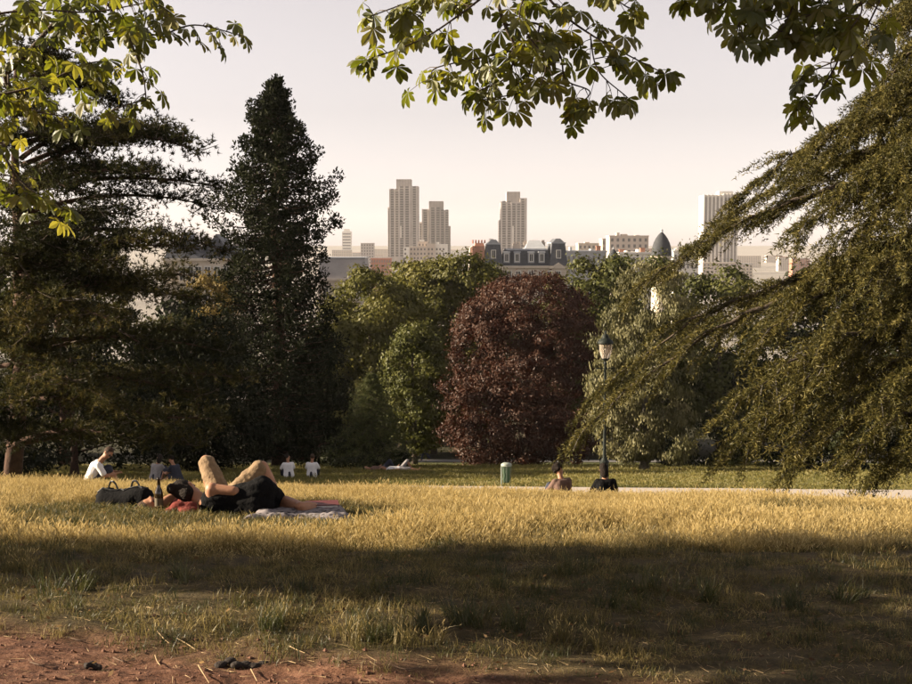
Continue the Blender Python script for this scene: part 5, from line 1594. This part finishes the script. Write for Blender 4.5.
def blanket():
    m, nt, out = new_mat('patterned_blanket')
    b = nt.nodes.new('ShaderNodeBsdfPrincipled'); b.inputs['Roughness'].default_value = .95
    tc = nt.nodes.new('ShaderNodeTexCoord'); vo = nt.nodes.new('ShaderNodeTexVoronoi'); vo.inputs['Scale'].default_value = 26
    r = nt.nodes.new('ShaderNodeValToRGB'); r.color_ramp.elements[0].position = .25; r.color_ramp.elements[0].color = (.03, .025, .03, 1); r.color_ramp.elements[1].position = .55; r.color_ramp.elements[1].color = (.19, .165, .17, 1)
    nt.links.new(tc.outputs['Object'], vo.inputs['Vector']); nt.links.new(vo.outputs['Distance'], r.inputs[0]); nt.links.new(r.outputs[0], b.inputs['Base Color']); nt.links.new(b.outputs[0], out.inputs[0])
    c = px3(305, 522, 10.2); gz = g1(c[0], c[1])
    n, mm = 48, 30
    u, v = np.meshgrid(np.linspace(0, 1, n), np.linspace(0, 1, mm))
    X = -1.72 + u * .82 + .05 * np.sin(v * 5); Y = 9.9 + v * .75 + .06 * np.sin(u * 4)
    Z = G(X, Y) + .045 + .022 * vnoise(X * 6, Y * 6, 51) + .02 * vnoise(X * 13, Y * 11, 52) + .03 * np.clip(1 - np.abs(v - .35) * 3, 0, 1) * np.clip(np.sin(u * 9), 0, 1)
    e = np.minimum(np.minimum(u, 1 - u), np.minimum(v, 1 - v)); Z -= np.clip(.06 - e, 0, 1) * .6
    P3 = np.stack([X, Y, Z], -1).reshape(-1, 3) - np.array([c[0], c[1], gz])
    i = np.arange(mm - 1)[:, None] * n + np.arange(n - 1)[None, :]
    f = np.stack([i, i + 1, i + n + 1, i + n], -1).reshape(-1, 4)
    o = link('picnic_blanket', mesh_np('picnic_blanket', P3, f, smooth=True), m); o.location = (c[0], c[1], gz)
    md = o.modifiers.new('t', 'SOLIDIFY'); md.thickness = .012
    props(o, 'crumpled blanket with dark and pale pattern under bare feet', 'blanket')
    # thin dark red book lying at the blanket's edge
    bk = px3(322, 513, 10.5); gz = g1(bk[0], bk[1])
    t = thing('closed_book', (bk[0], bk[1], gz), 'thin dark red book lying at the far edge of the blanket', 'book')
    k = MB(); k.box(bk[0] - .14, bk[0] + .14, bk[1] - .10, bk[1] + .10, gz + .060, gz + .066, rot=.15); k.box(bk[0] - .14, bk[0] + .14, bk[1] - .10, bk[1] + .10, gz + .084, gz + .09, rot=.15); k.build('cover', surf('book_cover', (.10, .02, .018), None, .6), t)
    k = MB(); k.box(bk[0] - .135, bk[0] + .13, bk[1] - .095, bk[1] + .095, gz + .066, gz + .084, rot=.15); k.build('pages', WHITE_C, t)
blanket()

def lamp_post():
    Y = 38.4; o = on_ground(606, Y); gz = o.z; x = o.x
    H = wz(329, Y) - gz
    t = thing('street_lamp', (x, Y, gz), 'black cast iron park lamp with glass lantern beside the path', 'street lamp')
    I = surf('cast_iron_green_black', (.012, .016, .014), (.022, .026, .022), .6, 20, spec=.15)
    c = (x, Y, gz)
    m = MB(); m.lathe(c, [(.19, -.1), (.19, .10), (.165, .14), (.15, .22), (.135, .30), (.13, .72), (.145, .76), (.15, .80), (.10, .86), (.07, .92), (0, .93)], 12); m.build('pedestal', I, t)
    zl = H - 1.02
    m = MB(); m.lathe(c, [(.058, .9), (.05, 1.3), (.044, zl * .75), (.038, zl - .1), (.055, zl - .06), (.055, zl - .02), (.035, zl), (.035, zl + .1)], 12); m.build('post', I, t, smooth=True)
    m = MB(); m.tube([(x - .26, Y, gz + zl - .2), (x + .26, Y, gz + zl - .2)], .014, 8); m.ell((x - .27, Y, gz + zl - .2), (.025,) * 3); m.ell((x + .27, Y, gz + zl - .2), (.025,) * 3); m.build('ladder_bar', I, t)
    ln = MB()
    zb, zs = gz + zl + .08, gz + zl + .58
    ln.lathe((x, Y, zb), [(.05, -.05), (.10, 0), (.13, .02), (.13, .04), (0, .041)], 12)
    lan = ln.build('lantern_base', I, t)
    for k in range(6):
        a = k * math.pi / 3 + .2
        b = MB(); b.tube([(x + .125 * math.cos(a), Y + .125 * math.sin(a), zb + .03), (x + .20 * math.cos(a), Y + .20 * math.sin(a), zb + .25), (x + .215 * math.cos(a), Y + .215 * math.sin(a), zs)], .010, 5); b.build('lantern_rib', I, t)
    gm, nt, out = new_mat('lantern_glass')
    g = nt.nodes.new('ShaderNodeBsdfPrincipled'); g.inputs['Base Color'].default_value = (.80, .68, .55, 1); g.inputs['Roughness'].default_value = .12; g.inputs['Transmission Weight'].default_value = .75; g.inputs['IOR'].default_value = 1.2
    nt.links.new(g.outputs[0], out.inputs[0])
    m = MB(); m.lathe((x, Y, zb), [(.115, .03), (.165, .14), (.195, .28), (.208, zs - zb)], 18); m.build('lantern_glass', gm, t, smooth=True)
    m = MB(); m.ell((x, Y, zb + .26), (.06, .06, .10)); m.lathe((x, Y, zb), [(.03, .03), (.03, .2)], 8); m.build('bulb', WHITE_C, t, smooth=True)
    m = MB(); m.lathe((x, Y, zs), [(.235, -.02), (.25, .0), (.24, .04), (.20, .10), (.13, .15), (.10, .17), (.105, .22), (.085, .25), (.05, .28), (.03, .30), (.045, .33), (.02, .37), (0, .40)], 18); m.build('lantern_cap', I, t, smooth=True)
lamp_post()

def litter_bin():
    Y = 38.3; o = on_ground(507, Y); x, gz = o.x, o.z
    t = thing('litter_bin', o, 'green see-through bag litter bin on post beside the path', 'litter bin')
    gm = surf('green_metal', (.14, .17, .14), None, .5); pale = surf('pale_metal', (.26, .29, .25), None, .5)
    s = 1.0
    m = MB(); m.tube([(x - .15, Y + .05, gz - .1), (x - .15, Y + .05, gz + .70)], .022, 8); m.build('post', pale, t)
    m = MB()
    a = np.linspace(0, 2 * math.pi, 25); m.tube([(x + .15 * math.cos(q), Y + .15 * math.sin(q), gz + .66) for q in a], .018, 6); m.build('ring', pale, t)
    m = MB(); m.lathe((x, Y, gz + .675), [(.155, 0), (.16, .03), (.12, .06), (.0, .07)], 16); m.build('lid', pale, t, smooth=True)
    for k in range(8):
        q = k * math.pi / 4; b = MB(); b.tube([(x + .15 * math.cos(q), Y + .15 * math.sin(q), gz + .66), (x + .13 * math.cos(q), Y + .13 * math.sin(q), gz + .12)], .008, 5); b.build('bar', gm, t)
    bm_, nt, out = new_mat('green_bag_film')
    d = nt.nodes.new('ShaderNodeBsdfDiffuse'); d.inputs[0].default_value = (.12, .17, .12, 1); tr = nt.nodes.new('ShaderNodeBsdfTranslucent'); tr.inputs[0].default_value = (.16, .26, .17, 1)
    mx = nt.nodes.new('ShaderNodeMixShader'); mx.inputs[0].default_value = .5; nt.links.new(d.outputs[0], mx.inputs[1]); nt.links.new(tr.outputs[0], mx.inputs[2]); nt.links.new(mx.outputs[0], out.inputs[0])
    m = MB(); m.lathe((x, Y, gz), [(.02, .12), (.09, .14), (.12, .22), (.11, .35), (.125, .5), (.12, .55), (.142, .65)], 16); m.build('bag', bm_, t, smooth=True)
litter_bin()

def low_rail():
    Y = 79.0; t = thing('low_rail_fence', on_ground(570, Y), 'low thin rail along the shaded path right of the copper beech', 'fence')
    I = surf('rail_iron', (.03, .032, .03), None, .6)
    xs = np.arange(wx(538, Y), wx(640, Y), 2.0)
    for q in xs:
        m = MB(); z = g1(q, Y); m.tube([(q, Y, z - .1), (q, Y, z + .62)], .03, 6); m.build('post', I, t)
    for h in (.32, .6):
        m = MB(); m.tube([(q, Y, g1(q, Y) + h) for q in xs], .022, 6); m.build('rail', I, t)
low_rail()

# twigs, straw and clods on the bare earth
def ground_at(px, py):
    Y = 5.0
    for _ in range(30):
        p = P(px, py, Y); r = (EYE - p.z) / Y
        Y = .5 * Y + .5 * (EYE - g1((px - 456) / FPX * Y, Y)) / r
    x = (px - 456) / FPX * Y
    return np.array([x, Y, g1(x, Y)])
STRAW = surf('pale_straw', (.26, .18, .09), (.40, .29, .16), .8, 20)
TWIG = surf('brown_twig', (.07, .045, .03), (.14, .09, .06), .9, 30)
for i, (a, b, c, m_) in enumerate([((151, 634), (158, 642), (163, 646), STRAW), ((171, 641), (180, 646), (189, 652), STRAW), ((148, 658), (150, 664), (153, 668), STRAW), ((192, 668), (198, 678), (203, 686), STRAW), ((284, 648), (292, 652), (302, 656), STRAW),
        ((276, 666), (284, 664), (292, 666), STRAW), ((246, 672), (249, 678), (252, 684), STRAW), ((330, 660), (340, 664), (352, 662), TWIG), ((60, 640), (72, 643), (80, 641), TWIG), ((105, 660), (115, 664), (128, 663), TWIG), ((20, 665), (32, 668), (46, 667), TWIG), ((390, 668), (404, 672), (418, 670), TWIG)]):
    p = [ground_at(*q) + [0, 0, .012] for q in (a, b, c)]
    k = MB(); k.tube(spline(p, 8), np.linspace(.0026, .0015, 8)[:len(spline(p, 8))] if len(spline(p, 8)) == 8 else .0022, 6)
    o = k.build('dry_stalk' if m_ is STRAW else 'twig', m_)
    if m_ is STRAW: props(o, 'pale dry straw stalk lying on the bare reddish earth', 'stalk', 'dry straw stalks on the bare earth')
    else: props(o, 'thin brown twig lying on the bare reddish earth', 'twig', 'brown twigs on the bare earth')
def bark_piece(px, py, label, sx, sy):
    p = ground_at(px, py); m = MB()
    for k in range(6): m.ell(p + [(-.5 + k / 5) * sx, rng.normal() * .01, .012 + .006 * math.sin(k)], (sx * .16, sy, .014), None, 8, 6)
    q = remesh(m, .006, 2); q.transform(Matrix.Translation(-Vector(p))); o = link('bark_piece', q, surf('dark_bark_piece', (.012, .009, .007), (.03, .02, .015), .9, 30, .6, 50)); o.location = p
    props(o, label, 'bark')
bark_piece(236, 668, 'long flat dark piece of bark lying on bare earth', .17, .030)
bark_piece(84, 669, 'small dark chip of bark lying on bare earth', .06, .02)
def clods():
    n = 4200; x = rng.uniform(-2.3, 1.8, n); y = rng.uniform(4.2, 6.0, n); ok = rng.uniform(0, 1, n) < dirt_amount(x, y) * .9 + .03
    x, y = x[ok], y[ok]; z = G(x, y); m = len(x); r = .003 + .010 * rng.uniform(0, 1, m) ** 4
    bv = np.array([[1, 0, 0], [-1, 0, 0], [0, 1, 0], [0, -1, 0], [0, 0, .8], [0, 0, -.8]], float); bf = np.array([[0, 2, 4], [2, 1, 4], [1, 3, 4], [3, 0, 4], [2, 0, 5], [1, 2, 5], [3, 1, 5], [0, 3, 5]])
    v = np.stack([x, y, z + r * .3], -1)[:, None, :] + bv[None] * r[:, None, None] * rng.uniform(.5, 1.3, (m, 6, 3))
    f = (np.arange(m) * 6)[:, None, None] + bf[None]
    o = link('earth_clods', mesh_np('earth_clods', v.reshape(-1, 3), f.reshape(-1, 3)), surf('clod', (.08, .04, .025), (.20, .10, .065), .95, 40)); props(o, 'small clods and pebbles strewn over the bare earth', 'clods', kind='stuff')
    n = 2200; x = rng.uniform(-2.6, 2.4, n); y = rng.uniform(4.2, 6.4, n); z = G(x, y) + .008; a = rng.uniform(0, 6.283, n); L = rng.uniform(.02, .09, n)
    d = np.stack([np.cos(a), np.sin(a), rng.normal(0, .12, n)], -1); c = np.stack([x, y, z], -1)
    v, f = blades(c, d, L, np.full(n, .0022))
    o = link('straw_litter', mesh_np('straw_litter', v, f), STRAW); props(o, 'fine bits of dry straw littering the bare earth', 'straw', kind='stuff')
clods()
def fallen_leaves():
    n = 900; y = rng.uniform(4.3, 11, n); x = rng.uniform(-1, 1, n) * (.4 * y + .4); c = np.stack([x, y, G(x, y) + rng.uniform(.01, .05, n)], -1)
    nr = unit(np.array([0, 0, 1]) + rng.normal(size=(n, 3)) * .5); l = rng.uniform(.014, .036, n)
    v, f = leaf_quads(c, rdir(n) * np.array([1, 1, .3]), nr, l, l * .55)
    o = link('fallen_leaves', mesh_np('fallen_leaves', v, f, tint=rng.uniform(0, 1, n)), leafmat('dead_leaf', [(.05, .028, .014), (.12, .065, .03), (.22, .14, .06)], .2))
    props(o, 'small dry brown leaves fallen on turf and earth', 'leaves', kind='stuff')
fallen_leaves()

# ------------------------------------------------------------------ evening haze
def haze():
    m, nt, out = new_mat('haze_air')
    v = nt.nodes.new('ShaderNodeVolumePrincipled')
    v.inputs['Color'].default_value = (.95, .90, .88, 1)
    v.inputs['Density'].default_value = HAZE_DENSITY
    v.inputs['Anisotropy'].default_value = .0
    nt.links.new(v.outputs[0], out.inputs['Volume'])
    b = MB(); b.box(-2600, 2600, -120, 4200, -47, 90)
    o = b.build('haze', m); props(o, 'thin pale evening haze over park and city', 'haze', kind='stuff')
HAZE_DENSITY = 0.7e-4
haze()
